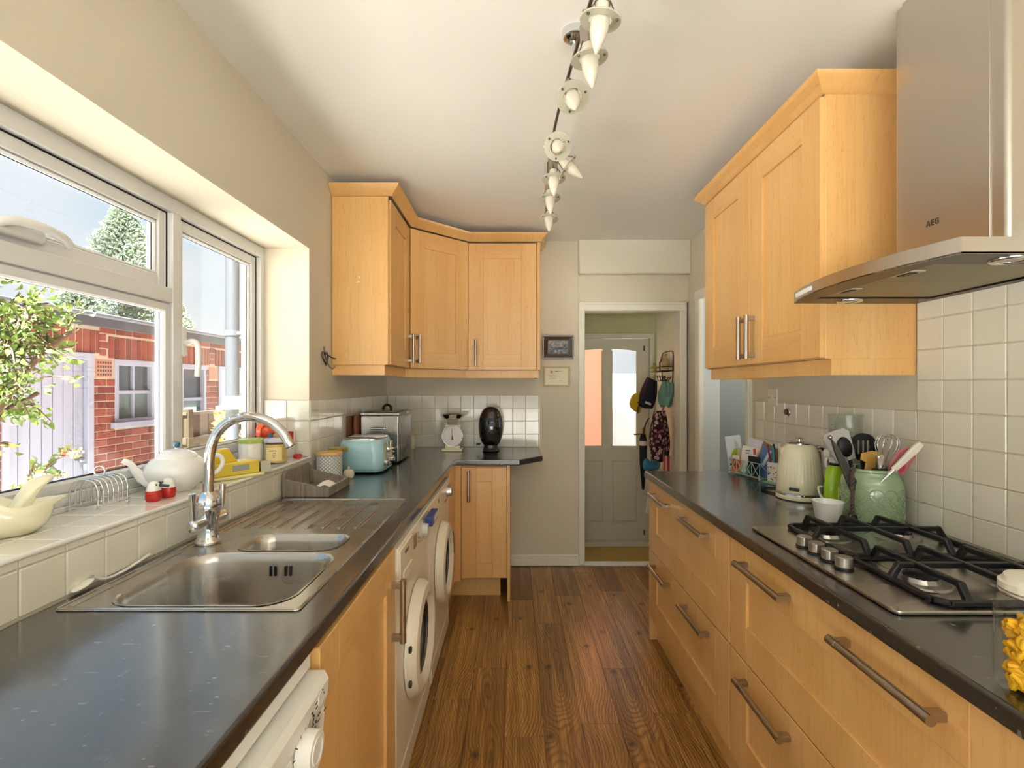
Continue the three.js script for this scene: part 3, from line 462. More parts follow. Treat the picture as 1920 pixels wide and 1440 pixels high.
{
  const o = thing('mixer_tap', 'tall chrome swan-neck mixer tap with two lever handles behind the sink', 'tap', [-0.911, 0.929, -1.466]);
  part('base', lathe([[0.0001, 0], [0.034, 0], [0.035, 0.006], [0.032, 0.012], [0.0275, 0.02], [0.0265, 0.06], [0.03, 0.078], [0.034, 0.105], [0.03, 0.13], [0.022, 0.145], [0.0165, 0.152], [0.0001, 0.152]], 40), chromeM, o);
  part('spout', M(tube([[0, 0.14, 0], [0.002, 0.2, 0], [0.006, 0.27, -0.001], [0.024, 0.325, -0.004], [0.062, 0.362, -0.01], [0.113, 0.374, -0.016], [0.165, 0.36, -0.024], [0.207, 0.324, -0.03], [0.228, 0.285, -0.033]], 0.0145, 80, 20), move(cyl(0.0155, 0.0155, 0.012, 24), 0.2275, 0.287, -0.033, 0, 0, 0.5)), chromeM, o);
  for (const s of [1, -1]) { const h = part('handle', M(move(cyl(0.0165, 0.0165, 0.05, 24), 0, 0.066, s * 0.045, R90, 0, 0), move(ball(0.0175, 1, 1, 0.6, 20), 0, 0.066, s * 0.07)), chromeM, o); part('lever', move(cyl(0.0095, 0.0055, 0.085, 18), 0.0, 0.118, s * 0.07, s * 0.08), chromeM, h); }
}
{ // gas hob
  const o = thing('gas_hob', 'stainless steel gas hob with four burners and black cast-iron pan supports', 'hob', [1.04, 0.926, -1.314]);   // x towards the wall, z towards the camera
  part('plate', M(uvm(flat(ext(rr(0.525, 0.62, 0.012, 5), 0.009, 0.003))), uvm(move(flat(ext(rr(0.33, 0.56, 0.03, 6, 0.06, 0), 0.002, 0.001)), 0, 0.0085, 0))), steelM, o);
  const burner = (x, z, r) => { const b = part('burner', M(move(lathe([[0.0001, 0], [r + 0.03, 0], [r + 0.026, 0.004], [r + 0.008, 0.006], [r + 0.004, 0.016], [0.0001, 0.016]], 32), x, 0.01, z)), std('#a9a6a0', 0.3, { metalness: 1 }), o);
    const teeth = []; for (let k = 0; k < 18; k++) { const a = k / 18 * 6.283; teeth.push(move(cb(0.004, 0.006, 0.008, 0.001), x + (r + 0.002) * Math.cos(a), 0.027, z + (r + 0.002) * Math.sin(a), 0, -a, 0)); }
    part('cap', M(move(lathe([[0.0001, 0.032], [r - 0.006, 0.032], [r, 0.028], [r, 0.024], [0.0001, 0.024]], 32), x, 0, z), teeth), ironM, b); };
  burner(-0.095, 0.165, 0.03); burner(-0.095, -0.185, 0.037); burner(0.12, 0.165, 0.042); burner(0.12, -0.185, 0.034);
  for (let k = 0; k < 4; k++) { const kn = part('knob', move(lathe([[0.0001, 0.03], [0.017, 0.03], [0.0195, 0.028], [0.0195, 0.006], [0.018, 0.004], [0.0001, 0.004]], 28), -0.212, 0.01, -0.096 + k * 0.0565), std('#b3b0ab', 0.32, { metalness: 0.9 }), o); part('collar', move(lathe([[0.0001, 0.004], [0.0215, 0.004], [0.022, 0], [0.0001, 0]], 28), -0.212, 0.01, -0.096 + k * 0.0565), blackM, kn); }
  const bar = (a, b, w = 0.012, h = 0.012) => { w += 0.002; h += 0.002; const A = V(...a), B = V(...b), l = A.distanceTo(B), g = cb(w, h, l, 0.0025), m = new THREE.Matrix4().lookAt(A, B, V(0, 1, 0)).setPosition(A.clone().add(B).multiplyScalar(0.5)); return g.applyMatrix4(m); };
  const grid = (z0, z1) => {      // one pan support: frame on the plate, raised bars
    const x0 = -0.155, x1 = 0.235, y = 0.047, f = 0.016, out = [];
    const ring = [[x0 + 0.02, z0], [x1 - 0.02, z0], [x1, z0 + 0.02], [x1, z1 - 0.02], [x1 - 0.02, z1], [x0 + 0.02, z1], [x0, z1 - 0.02], [x0, z0 + 0.02]];
    ring.forEach((p, i) => { const q = ring[(i + 1) % 8]; out.push(bar([p[0], f, p[1]], [q[0], f, q[1]], 0.011, 0.01)); });
    for (const x of [-0.095, 0.018, 0.13]) { out.push(bar([x, y, z0 + 0.02], [x, y, z1 - 0.02], 0.011, 0.012)); out.push(bar([x, y + 0.004, z0 + 0.024], [x, f - 0.004, z0], 0.013, 0.013)); out.push(bar([x, y + 0.004, z1 - 0.024], [x, f - 0.004, z1], 0.013, 0.013)); }
    const zm = (z0 + z1) / 2; out.push(bar([x0 + 0.02, y - 0.0015, zm], [x1 - 0.02, y - 0.0015, zm], 0.011, 0.012), bar([x0 + 0.024, y + 0.004, zm], [x0, f - 0.004, zm], 0.013, 0.013), bar([x1 - 0.024, y + 0.004, zm], [x1, f - 0.004, zm], 0.013, 0.013));
    for (const [x, z] of [[x0, z0 + 0.03], [x1, z0 + 0.03], [x0, z1 - 0.03], [x1, z1 - 0.03]]) out.push(move(cyl(0.007, 0.007, 0.014, 10), x, 0.01, z));
    return M(out);
  };
  part('pan_support', grid(0.01, 0.29), ironM, o); part('pan_support', grid(-0.295, 0.0), ironM, o);
}
{ // cooker hood
  const o = thing('cooker_hood', 'stainless steel chimney cooker hood with a curved front above the hob', 'hood');
  const C = 1.349, prof = []; for (let i = 0; i <= 24; i++) { const t = i / 24 * 2 - 1; prof.push([0.885 + 0.055 * t * t, C + t * 0.311]); }
  const canopy = [[1.352, C - 0.311], ...prof, [1.352, C + 0.311]];
  const topc = [[1.352, C - 0.25], ...prof.map(([x, d]) => [mix(x, 1.16, 0.5) + 0.02, C + (d - C) * 0.8]), [1.352, C + 0.25]];
  part('canopy', M(uvm(skin([lev(canopy, 1.672), lev(canopy, 1.708)], false, false)), uvm(skin([lev(canopy, 1.708), lev(topc, 1.726)], false, true))), hoodM, o);
  const hole = rr(0.36, 0.44, 0.004, 2, 1.14, C), under = part('underside', uvm(move(flat(ext(canopy, 0.004, 0, [hole])), 0, 1.6725, 0)), std('#4a433c', 0.35, { metalness: 0.9 }), o);
  for (const d of [C - 0.11, C + 0.11]) { const f = part('filter', move(cb(0.355, 0.008, 0.214, 0.002), 1.14, 1.681, -d), std('#9a9378', 0.5, { metalness: 0.6, bumpMap: plasterB, bumpScale: 0.001 }), under); part('latch', M(move(cb(0.04, 0.005, 0.07, 0.001), 0.985, 1.6765, -d)), std('#b9b5aa', 0.4), f); part('slot', M(move(cb(0.02, 0.003, 0.045, 0.001), 0.985, 1.6735, -d)), blackM, f); }
  for (const d of [1.605, 1.085]) { const l = part('lamp', move(move(torus(0.032, 0.005, 32, 8), 0, 0, 0, R90), 1.09, 1.672, -d), chromeM, under); part('lamp_glass', move(cyl(0.029, 0.029, 0.004, 28), 1.09, 1.673, -d), std('#cfc9b8', 0.25), l); }
  parts('button', [0, 1, 2, 3, 4].map((k) => { const d = 1.6 - k * 0.026, t = (d - C) / 0.311; return move(cb(0.006, 0.014, 0.022, 0.0015), 0.885 + 0.055 * t * t - 0.0005, 1.69, -d, 0, 0.35 * t, 0); }), std('#e4e2dc', 0.3), o);
  const ch = part('chimney', M(uvm(move(rbox(0.205, 0.83, 0.345, 0.012), 1.258, 2.118, -1.328))), hoodM, o);
  part('chimney_front', uvm(move(rbox(0.004, 0.828, 0.27, 0.001), 1.154, 2.118, -1.332)), hoodM, ch);
  part('lettering', move(move(text('AEG', 0.016), 0, 0, 0, 0, -R90, 0), 1.1515, 1.845, -1.36), printM, o);
}
{ // track of candle lamps under the ceiling, switched off
  const o = thing('track_light', 'chrome track light on the ceiling with candle bulbs in frosted glass rings', 'ceiling light', [0, 2.53, 0]);
  const rod = [[0.24, -0.1, -0.95], [0.205, -0.1, -1.33], [0.186, -0.1, -1.56], [0.163, -0.1, -1.9], [0.158, -0.1, -2.25], [0.172, -0.1, -2.6], [0.2, -0.1, -3.0]];
  part('rod', tube(rod, 0.0055, 60, 10), darkSteelM, o);
  part('ceiling_rose', M(move(lathe([[0.0001, -0.034], [0.02, -0.032], [0.036, -0.022], [0.041, -0.008], [0.041, 0], [0.0001, 0]], 32), 0.192, 0, -1.58), move(cyl(0.006, 0.006, 0.07, 12), 0.19, -0.066, -1.58)), chromeM, o);
  parts('ceiling_clip', [-1.1, -2.5].map((z) => move(cyl(0.004, 0.004, 0.1, 10), z < -2 ? 0.168 : 0.226, -0.05, z)), darkSteelM, o);
  const bulbG = lathe([[0.0001, -0.112], [0.003, -0.109], [0.009, -0.096], [0.016, -0.078], [0.0205, -0.058], [0.0215, -0.042], [0.019, -0.026], [0.0155, -0.018], [0.0155, 0.004], [0.0001, 0.004]], 28);
  const ringG = lathe([[0.03, -0.038], [0.052, -0.038], [0.053, -0.036], [0.052, -0.034], [0.03, -0.034], [0.029, -0.036], [0.03, -0.038]], 36), holderG = M(cyl(0.019, 0.021, 0.05, 24).translate(0, 0.028, 0), cyl(0.006, 0.006, 0.045, 12).translate(0, 0.074, 0));
  const clipG = M([0, 1, 2].map((k) => { const a = k * 2.094 + 0.4, c = Math.cos(a), s = Math.sin(a); return M(tube([[0.019 * c, 0.01, 0.019 * s], [0.03 * c, -0.012, 0.03 * s], [0.043 * c, -0.033, 0.043 * s]], 0.0016, 10, 6), move(ball(0.0042, 1, 1, 1, 10), 0.043 * c, -0.039, 0.043 * s)); }));
  const bulbM = std('#dcd4c2', 0.25, { clearcoat: 0.4 }), ringM = std('#e4e3d2', 0.35, { transmission: 0.5, thickness: 0 });
  for (const [x, d, rx, rz, y] of [[0.222, 1.25, -0.1, -0.12, -0.172], [0.208, 1.40, -0.06, 0.12, -0.17], [0.184, 1.6, 0.62, 0.03, -0.182], [0.163, 1.9, 0.95, 0.02, -0.205], [0.2, 2.12, -0.1, 0.9, -0.165], [0.172, 2.19, 0.1, 0.02, -0.18], [0.17, 2.42, 0.15, 0.05, -0.18], [0.19, 2.75, 0.3, 0.0, -0.17]]) {
    const l = part('lamp', holderG, nickelM, o); l.position.set(x, y, -d); l.rotation.set(-rx, 0, rz);
    part('bulb', bulbG, bulbM, l).scale.set(1.14, 1.06, 1.14); part('ring', ringG, ringM, l); part('clip', clipG, darkSteelM, l);
  }
}

// ================================================================ things on the window sill (top at 1.054) and the left worktop (top at 0.925)
const SY = 1.0545, WY = 0.9255;
const canvasTex = (w, h, draw, rep) => { const c = document.createElement('canvas'); c.width = w; c.height = h; draw(c.getContext('2d'), w, h); const t = new THREE.CanvasTexture(c); t.colorSpace = THREE.SRGBColorSpace; t.wrapS = t.wrapT = THREE.RepeatWrapping; if (rep) t.repeat.set(...rep); return t; };
const uvCyl = (g, turns = 1, h0 = 0, h1 = 1) => { g = plain(g); const p = g.attributes.position, uv = g.attributes.uv; for (let i = 0; i < p.count; i += 3) { const a = [0, 1, 2].map((k) => Math.atan2(p.getX(i + k), p.getZ(i + k)) / 6.28319 + 0.5), mx = Math.max(...a); [0, 1, 2].forEach((k) => uv.setXY(i + k, ((mx - a[k] > 0.5 ? a[k] + 1 : a[k]) * turns), (p.getY(i + k) - h0) / (h1 - h0))); } return g; };
const ell = (n, f) => Array.from({ length: n }, (_, i) => f(i / n * Math.PI * 2));
{ // hen-shaped gravy boat
  const o = thing('gravy_boat', 'cream bird-shaped gravy boat with its tail as the handle, nearest on the window sill', 'gravy boat', [-1.158, SY, -1.118], 0.72);    // x towards the lip
  const L = []; for (const [y, a, b, c] of [[0, 0.05, 0.034, 0.0], [0.004, 0.058, 0.04, 0], [0.02, 0.073, 0.05, 0.001], [0.042, 0.079, 0.054, 0.003], [0.06, 0.08, 0.053, 0.005]]) L.push(ell(48, (t) => [c + a * Math.cos(t), y, -b * Math.sin(t)]));
  const rim = (k, dy) => ell(48, (t) => { const x = Math.cos(t), w = 0.013 * Math.exp(-Math.pow((x + 0.45) / 0.4, 2)) - 0.008 * Math.exp(-Math.pow((x - 0.3) / 0.35, 2)) + 0.004 * Math.pow(Math.max(0, x), 4); return [0.006 + (0.08 + 0.022 * Math.pow(Math.max(0, x), 5)) * k * x, 0.07 + w + dy, -0.052 * k * Math.sin(t) * (1 - 0.3 * Math.pow(Math.max(0, x), 3))]; });
  L.push(rim(0.99, 0), rim(0.965, 0.004), rim(0.92, 0.001)); L.push(ell(48, (t) => [0.062 * Math.cos(t), 0.045, -0.036 * Math.sin(t)]), ell(48, (t) => [0.04 * Math.cos(t), 0.018, -0.022 * Math.sin(t)]));
  part('body', skin(L, true, true), creamM, o);
  part('tail', (() => { const T = []; for (const [x, y, w, d] of [[0.022, 0.05, 0.011, 0.026], [0.03, 0.072, 0.011, 0.021], [0.042, 0.092, 0.01, 0.022], [0.054, 0.108, 0.009, 0.026], [0.062, 0.118, 0.008, 0.025], [0.064, 0.122, 0.004, 0.015]]) T.push(ell(20, (t) => [x + d * Math.cos(t), y + d * 0.15 * Math.cos(t), -0.036 - (y - 0.05) * 0.2 - w * Math.sin(t)])); return skin(T, true, true); })(), creamM, o);
}
{ // toast rack
  const o = thing('toast_rack', 'chrome wire toast rack with a ring handle on the window sill', 'toast rack', [-1.166, SY, -1.386], 0);
  const r = 0.0021, hw = 0.038, hx = (x, z, h) => tube([[x - hw, 0.012, z], [x - hw, h * 0.62, z], [x - hw * 0.72, h * 0.9, z], [x, h, z], [x + hw * 0.72, h * 0.9, z], [x + hw, h * 0.62, z], [x + hw, 0.012, z]], r, 40, 8, false, 0.4);
  for (let k = 0; k < 7; k++) part('hoop', hx(0, -0.051 + k * 0.017, 0.086), chromeM, o);
  part('base', M(tube([[-hw, 0.012, 0.058], [hw, 0.012, 0.058], [hw, 0.012, -0.058], [-hw, 0.012, -0.058]], r, 60, 8, true, 0.1)), chromeM, o);
  part('ring', move(torus(0.015, 0.0022, 30, 8), 0, 0.1, 0, 0, 0, 0), chromeM, o);
  parts('foot', [-1, 1].map((a) => [-1, 1].map((b) => M(move(ball(0.0045, 1, 1, 1, 12), a * hw, 0.0045, b * 0.05), move(cyl(0.002, 0.002, 0.008, 8), a * hw, 0.009, b * 0.05)))), chromeM, o);
}
{ // pair of red and white bird shakers
  const mk = (label, x, d, turn, dotsOn) => {
    const o = thing('bird_shaker', label, 'salt shaker', [x, SY, -d], turn);
    part('body', lathe([[0.0001, 0], [0.017, 0], [0.0195, 0.004], [0.021, 0.014], [0.02, 0.028], [0.0188, 0.031]], 28), redM, o);
    part('head', M(lathe([[0.0188, 0.031], [0.0178, 0.038], [0.0145, 0.05], [0.009, 0.057], [0.0001, 0.0595]], 28)), porcelainM, o);
    part('beak', move(tube([[0, 0, 0], [0.012, -0.001, 0], [0.026, -0.003, 0]], 0.0042, 10, 10), 0.014, 0.045, 0), printM, o);
    parts('eye', [-1, 1].map((s) => move(ball(0.0032, 1, 1, 0.5, 10), 0.0105, 0.048, s * 0.0105)), std('#4b5a3a', 0.3), o);
    if (dotsOn) { const d = []; for (let k = 0; k < 16; k++) { const a = k * 2.4, y = 0.007 + (k % 5) * 0.0045; d.push(move(cb(0.0022, 0.004, 0.001, 0.0004), 0.0206 * Math.sin(a), y, 0.0206 * Math.cos(a), 0, a, 0)); } part('feather_marks', M(d), printM, o); stuff(o.children[o.children.length - 1]); }
  };
  mk('red and white bird salt shaker with dark feather marks, left one of the pair', -1.07, 1.462, 0.25, true); mk('plain red and white bird pepper shaker, right one of the pair, close to the teapot', -1.062, 1.512, 3.5, false);
}
{ // teapot
  const o = thing('teapot', 'large white porcelain teapot with a blue knob on its lid', 'teapot', [-1.115, SY, -1.628], 0.72);   // x towards the handle
  part('body', lathe([[0.0001, 0.002], [0.05, 0.002], [0.052, 0], [0.054, 0.006], [0.074, 0.024], [0.088, 0.046], [0.092, 0.064], [0.086, 0.084], [0.072, 0.1], [0.06, 0.107], [0.057, 0.106]], 56), porcelainM, o);
  const lid = part('lid', lathe([[0.06, 0.106], [0.06, 0.11], [0.055, 0.116], [0.04, 0.126], [0.02, 0.133], [0.006, 0.135], [0.006, 0.14], [0.0001, 0.14]], 48), porcelainM, o);
  part('knob', lathe([[0.006, 0.137], [0.0085, 0.142], [0.0105, 0.149], [0.009, 0.155], [0.0001, 0.157]], 24), std('#2f6287', 0.2, { clearcoat: 0.5 }), lid, 'blue knob');
  const sp = []; for (const [x, y, r] of [[-0.07, 0.034, 0.022], [-0.094, 0.05, 0.018], [-0.11, 0.075, 0.0125], [-0.123, 0.098, 0.01], [-0.136, 0.106, 0.0085], [-0.141, 0.107, 0.0075]]) { const a = x < -0.12 ? 0.5 : x < -0.105 ? 1.15 : 0.7; sp.push(ell(18, (t) => [x + r * Math.cos(t) * Math.sin(a), y + r * Math.cos(t) * Math.cos(a), -r * Math.sin(t)])); }
  part('spout', skin(sp, false, true), porcelainM, o);
  part('handle', tube([[0.076, 0.086, 0], [0.105, 0.103, 0], [0.128, 0.095, 0], [0.132, 0.07, 0], [0.115, 0.045, 0], [0.084, 0.036, 0]], 0.0075, 40, 12), porcelainM, o);
}
{ // yellow butter dish with its lid, and two scourers
  const o = thing('butter_dish', 'yellow ceramic butter dish with a peaked grip and a grey label, behind the tap', 'butter dish', [-1.055, SY, -1.84], 0.95);
  part('dish', move(rbox(0.2, 0.012, 0.1, 0.005), 0, 0.006, 0), std('#efe3a0', 0.3), o); 
  const lid = part('lid', move(rbox(0.17, 0.048, 0.078, 0.006), 0, 0.036, 0), yellowM, o);
  part('grip', move(ext([[-0.045, 0], [0.045, 0], [0.012, 0.05], [-0.012, 0.05]], 0.03, 0.003), -0.03, 0.06, -0.015), std('#edc83c', 0.3), lid);
  part('label', move(cb(0.06, 0.022, 0.0012, 0.0004), 0.015, 0.038, 0.0395), std('#a8aca8', 0.4), lid);
  const s = thing('scouring_pad', 'black and white scouring pad standing against the butter dish', 'sponge', [-1.006, SY, -1.905], -0.35); part('pad', move(rbox(0.02, 0.048, 0.052, 0.006), 0, 0.024, 0), rubberM, s); part('label', move(cb(0.021, 0.03, 0.03, 0.002), -0.004, 0.03, 0.014), std('#dfe2e2', 0.6), s);
  const q = thing('sponge', 'beige kitchen sponge with a pale edge leaning on the black scouring pad', 'sponge', [-0.99, SY, -1.945], -0.35); part('foam', move(rbox(0.012, 0.046, 0.05, 0.005), 0, 0.024, 0, 0, 0, 0.16), std('#b98f62', 0.95), q); part('cloth', move(rbox(0.008, 0.044, 0.048, 0.0035), 0.011, 0.024, 0, 0, 0, 0.16), std('#d4d2c0', 0.95), q);
}
{ // jars at the far end
  const o = thing('storage_jar', 'white jar with a lime green lid at the far end of the sill', 'jar', [-1.155, SY, -2.16]);
  part('body', lathe([[0.0001, 0], [0.044, 0], [0.048, 0.004], [0.049, 0.09], [0.046, 0.096]], 44), porcelainM, o); part('lid', lathe([[0.051, 0.094], [0.052, 0.1], [0.052, 0.108], [0.049, 0.112], [0.0001, 0.113]], 44), std('#b9cc6c', 0.35), o);
  const c = thing('candle_jar', 'yellow wax candle in a glass jar with a lavender lid and a printed label', 'candle', [-1.058, SY, -2.185]);
  part('jar', lathe([[0.0001, 0], [0.043, 0], [0.046, 0.005], [0.0465, 0.088], [0.044, 0.094]], 44), clearM, c); part('wax', lathe([[0.0001, 0.008], [0.0425, 0.008], [0.0435, 0.012], [0.0435, 0.086], [0.0001, 0.086]], 44), std('#f3c873', 0.5), c);
  part('lid', lathe([[0.0001, 0.094], [0.045, 0.094], [0.048, 0.096], [0.048, 0.106], [0.045, 0.11], [0.0001, 0.111]], 44), std('#d6d4e6', 0.35), c);
  part('label', uvCyl(lathe([[0.0468, 0.016], [0.0468, 0.074]], 24, -0.5, 1.5), 1, 0.016, 0.074), std('#f6dfa2', 0.6), c);
  parts('print', [[0.2, 0.06, 0.03], [0.35, 0.05, 0.012], [0.3, 0.042, 0.014], [0.3, 0.033, 0.006]].map(([a, y, w]) => move(cb(w, 0.003, 0.001, 0.0003), 0.047 * Math.sin(a), y, 0.047 * Math.cos(a), 0, a, 0)), std('#8a6a34', 0.6), c);
  const f = thing('ceramic_figure', 'small ceramic head with wavy orange hair in the far corner of the sill', 'ornament', [-1.145, SY, -2.315], 0.7);
  part('head', M(lathe([[0.0001, 0], [0.03, 0], [0.034, 0.01], [0.026, 0.03], [0.024, 0.09]], 28), move(ball(0.042, 1.15, 0.85, 0.95, 28), 0.004, 0.12, 0)), std('#f0c795', 0.3), f);
  part('shirt', lathe([[0.0001, 0.001], [0.034, 0.001], [0.038, 0.012], [0.032, 0.05], [0.027, 0.085], [0.022, 0.09]], 28), porcelainM, f);
  part('hair', M(move(ball(0.046, 1.1, 0.85, 1.02, 28), -0.012, 0.136, 0), [0, 1, 2, 3, 4, 5, 6, 7].map((k) => tube([[0.02, 0.163 - k * 0.001, 0.038 - k * 0.011], [-0.01, 0.178, 0.036 - k * 0.0105], [-0.045, 0.155, 0.032 - k * 0.009], [-0.052, 0.11, 0.026 - k * 0.0075]], 0.0066, 16, 8))), std('#e5562a', 0.3), f);
  part('lips', move(ball(0.007, 0.5, 0.6, 1.2, 12), 0.05, 0.108, 0.004), redM, f); parts('eye', [-1, 1].map((s) => move(ball(0.0035, 0.5, 1, 1, 10), 0.049, 0.124, s * 0.014 + 0.004)), printM, f);
  const b = thing('washing_up_bottle', 'narrow dark blue bottle between the two jars on the sill', 'bottle', [-1.125, SY, -2.275]); part('body', lathe([[0.0001, 0], [0.018, 0], [0.02, 0.004], [0.02, 0.08], [0.012, 0.1], [0.008, 0.105]], 24), std('#23405e', 0.2), b); part('cap', lathe([[0.008, 0.104], [0.01, 0.106], [0.009, 0.125], [0.0001, 0.126]], 20), std('#3f6d95', 0.3), b);
  const r = thing('red_bottle_cap', 'small round red cap lying beside the candle jar', 'cap', [-1.025, SY, -2.33]); part('cap', move(rbox(0.034, 0.022, 0.034, 0.009), 0, 0.011, 0), redM, r);
  const k = thing('picture_card', 'red picture card standing against the tiles behind the ceramic head', 'card', [-1.1, SY, -2.372]); part('card', move(cb(0.085, 0.13, 0.004, 0.001), 0, 0.065, 0, -0.06), std('#e7e2da', 0.5), k); part('picture', move(cb(0.06, 0.05, 0.001, 0.0003), 0.008, 0.1, 0.0035, -0.06), std('#b3202c', 0.5), k); parts('picture', [move(cb(0.02, 0.022, 0.001, 0.0003), 0.012, 0.105, 0.0042, -0.06)], std('#d98a3a', 0.5), k);
}
{ // wooden tray box on the worktop
  const o = thing('wooden_cutlery_box', 'weathered grey wooden open box with a tall back against the wall tiles', 'box', [-0.985, WY, -2.225]);     // x out from the wall
  const sideG = (z) => uvm(move(ext([[0, 0], [0.19, 0], [0.19, 0.036], [0.012, 0.074], [0, 0.074]], 0.01, 0.0015), 0, 0, z), null, rnd(), rnd());
  part('back', uvm(move(move(ext([[-0.135, 0], [0.135, 0], [0.135, 0.088], [0.115, 0.108], [-0.115, 0.108], [-0.135, 0.088]], 0.012, 0.002), 0, 0, 0, 0, R90, 0), 0, 0, 0)), gwoodM, o);
  part('side', sideG(0.124), gwoodM, o); part('side', sideG(-0.134), gwoodM, o); part('front', uvm(move(cb(0.012, 0.036, 0.27, 0.0015), 0.19, 0.018, 0)), gwoodM, o); part('bottom', uvm(move(cb(0.19, 0.008, 0.25, 0.001), 0.095, 0.006, 0)), gwoodM, o);
  parts('letter', [0, 1, 2, 3, 4, 5].map((k) => move(cb(0.005, 0.0008, k % 2 ? 0.012 : 0.009, 0.0002), 0.189, 0.0365, 0.09 - k * 0.034)), whiteM, o);
  const c = thing('dish_cloth', 'crumpled white cloth lying in the wooden box', 'cloth', [-0.86, WY + 0.012, -2.19], 0.5), g = plain(new THREE.PlaneGeometry(0.13, 0.07, 24, 14)), p = g.attributes.position;
  for (let i = 0; i < p.count; i++) { const x = p.getX(i), y = p.getY(i); p.setXYZ(i, x, 0.02 + 0.012 * Math.sin(x * 55 + y * 30) + 0.01 * Math.cos(y * 70) - Math.abs(x) * 0.1, y); }
  const cc = mergeVertices(g); cc.computeVertexNormals(); part('cloth', plain(cc), std('#ece6d6', 0.95, { side: THREE.DoubleSide }), c);
}
{ // canister, jar, toaster, bread bin
  const lat = canvasTex(256, 256, (x, w) => { x.fillStyle = '#b4b4b1'; x.fillRect(0, 0, w, w); x.fillStyle = '#f4f2ee'; for (let i = 0; i < 4; i++) for (let j = 0; j < 4; j++) for (const [a, b] of [[0.25, 0.25], [0.75, 0.75]]) { const cx = (i + a) * 64, cy = (j + b) * 64; x.beginPath(); x.arc(cx, cy, 14, 0, 7); x.fill(); } }, [5, 2]);
  const o = thing('canister', 'grey canister with white dots and a round wooden lid on the worktop', 'canister', [-0.92, WY, -2.45]);
  part('body', uvCyl(lathe([[0.0001, 0], [0.058, 0], [0.061, 0.003], [0.061, 0.128], [0.058, 0.13]], 48), 1, 0, 0.13), std('#ffffff', 0.35, { map: lat }), o); part('lid', uvm(lathe([[0.061, 0.13], [0.063, 0.132], [0.063, 0.141], [0.06, 0.145], [0.0001, 0.145]], 48), 'x'), std('#e2b878', 0.5), o);
  const j = thing('glass_jar', 'clear glass jar with a gold screw lid behind the dotted canister', 'jar', [-0.918, WY, -2.566]); part('jar', lathe([[0.0001, 0], [0.046, 0], [0.05, 0.004], [0.05, 0.11], [0.046, 0.128], [0.047, 0.138]], 40), clearM, j); part('lid', lathe([[0.0495, 0.134], [0.0505, 0.136], [0.0505, 0.15], [0.048, 0.152], [0.0001, 0.1515]], 40), std('#c9b25a', 0.3, { metalness: 0.8 }), j);
  const s = thing('garlic_bulb', 'small pale garlic bulb on the worktop beside the toaster', 'garlic', [-0.853, WY, -2.535]); const lob = []; for (let k = 0; k < 7; k++) { const a = k * 0.9; lob.push(move(ball(0.016, 0.9, 1.35, 0.9, 14), 0.014 * Math.cos(a), 0.02, 0.014 * Math.sin(a))); } lob.push(move(cyl(0.004, 0.009, 0.022, 10), 0, 0.048, 0)); part('cloves', M(lob), std('#e3d8bd', 0.7), s);
  const t = thing('toaster', 'pale blue four-slice toaster with a chrome top on the worktop', 'toaster', [-0.835, WY, -2.777], 0);     // controls look to +x
  const blueM = std('#aedae4', 0.18, { clearcoat: 0.8 }), prof = (k) => rr(0.245 + k, 0.275 + k, 0.06, 10);
  part('body', skin([[0.022, 0], [0.028, 0.006], [0.06, 0.008], [0.12, 0.002], [0.16, -0.01], [0.176, -0.022], [0.182, -0.034]].map(([y, k]) => lev(prof(k), y)), true, true), blueM, t);
  part('base', skin([[0.008, -0.02], [0.01, -0.006], [0.026, 0.002], [0.03, 0.002]].map(([y, k]) => lev(prof(k), y)), true, true), std('#7fb3bd', 0.3), t);
  part('top', skin([[0.178, -0.03], [0.186, -0.032], [0.19, -0.04], [0.191, -0.05]].map(([y, k]) => lev(prof(k), y)), false, true), chromeM, t); parts('slot', [-1.5, -0.5, 0.5, 1.5].map((k) => move(cb(0.145, 0.003, 0.026, 0.001), -0.012, 0.1905, k * 0.047)), blackM, t);
  parts('slot_rim', [-1, 0, 1].map((k) => move(rbox(0.15, 0.006, 0.011, 0.003), -0.012, 0.191, k * 0.047)), chromeM, t); parts('foot', [-1, 1].map((a) => [-1, 1].map((b) => move(cyl(0.012, 0.012, 0.012, 14), a * 0.08, 0.006, b * 0.1))), blackM, t);
  for (const z of [0.062, -0.062]) { part('control_plate', move(ext([[-0.02, 0], [0.02, 0], [0.024, 0.105], [-0.024, 0.105]], 0.006, 0.002), 0.122, 0.055, z, 0, R90, 0), std('#d8c9a4', 0.25, { metalness: 0.7 }), t); const l = part('lever', M(move(cb(0.03, 0.012, 0.03, 0.004), 0.142, 0.118, z)), chromeM, t); part('dial', move(lathe([[0.0001, 0.024], [0.013, 0.023], [0.017, 0.018], [0.018, 0]], 24), 0.128, 0.058, z + 0.028, 0, 0, -R90), chromeM, t); parts('button', [0, 1, 2].map((k) => move(cyl(0.006, 0.006, 0.008, 14), 0.131, 0.07 + k * 0.022, z - 0.03, 0, 0, R90)), chromeM, t); }
  const b = thing('bread_bin', 'tall brushed steel bread bin with a black knob on its lid and a bar handle', 'bread bin', [-0.824, WY, -3.19]);
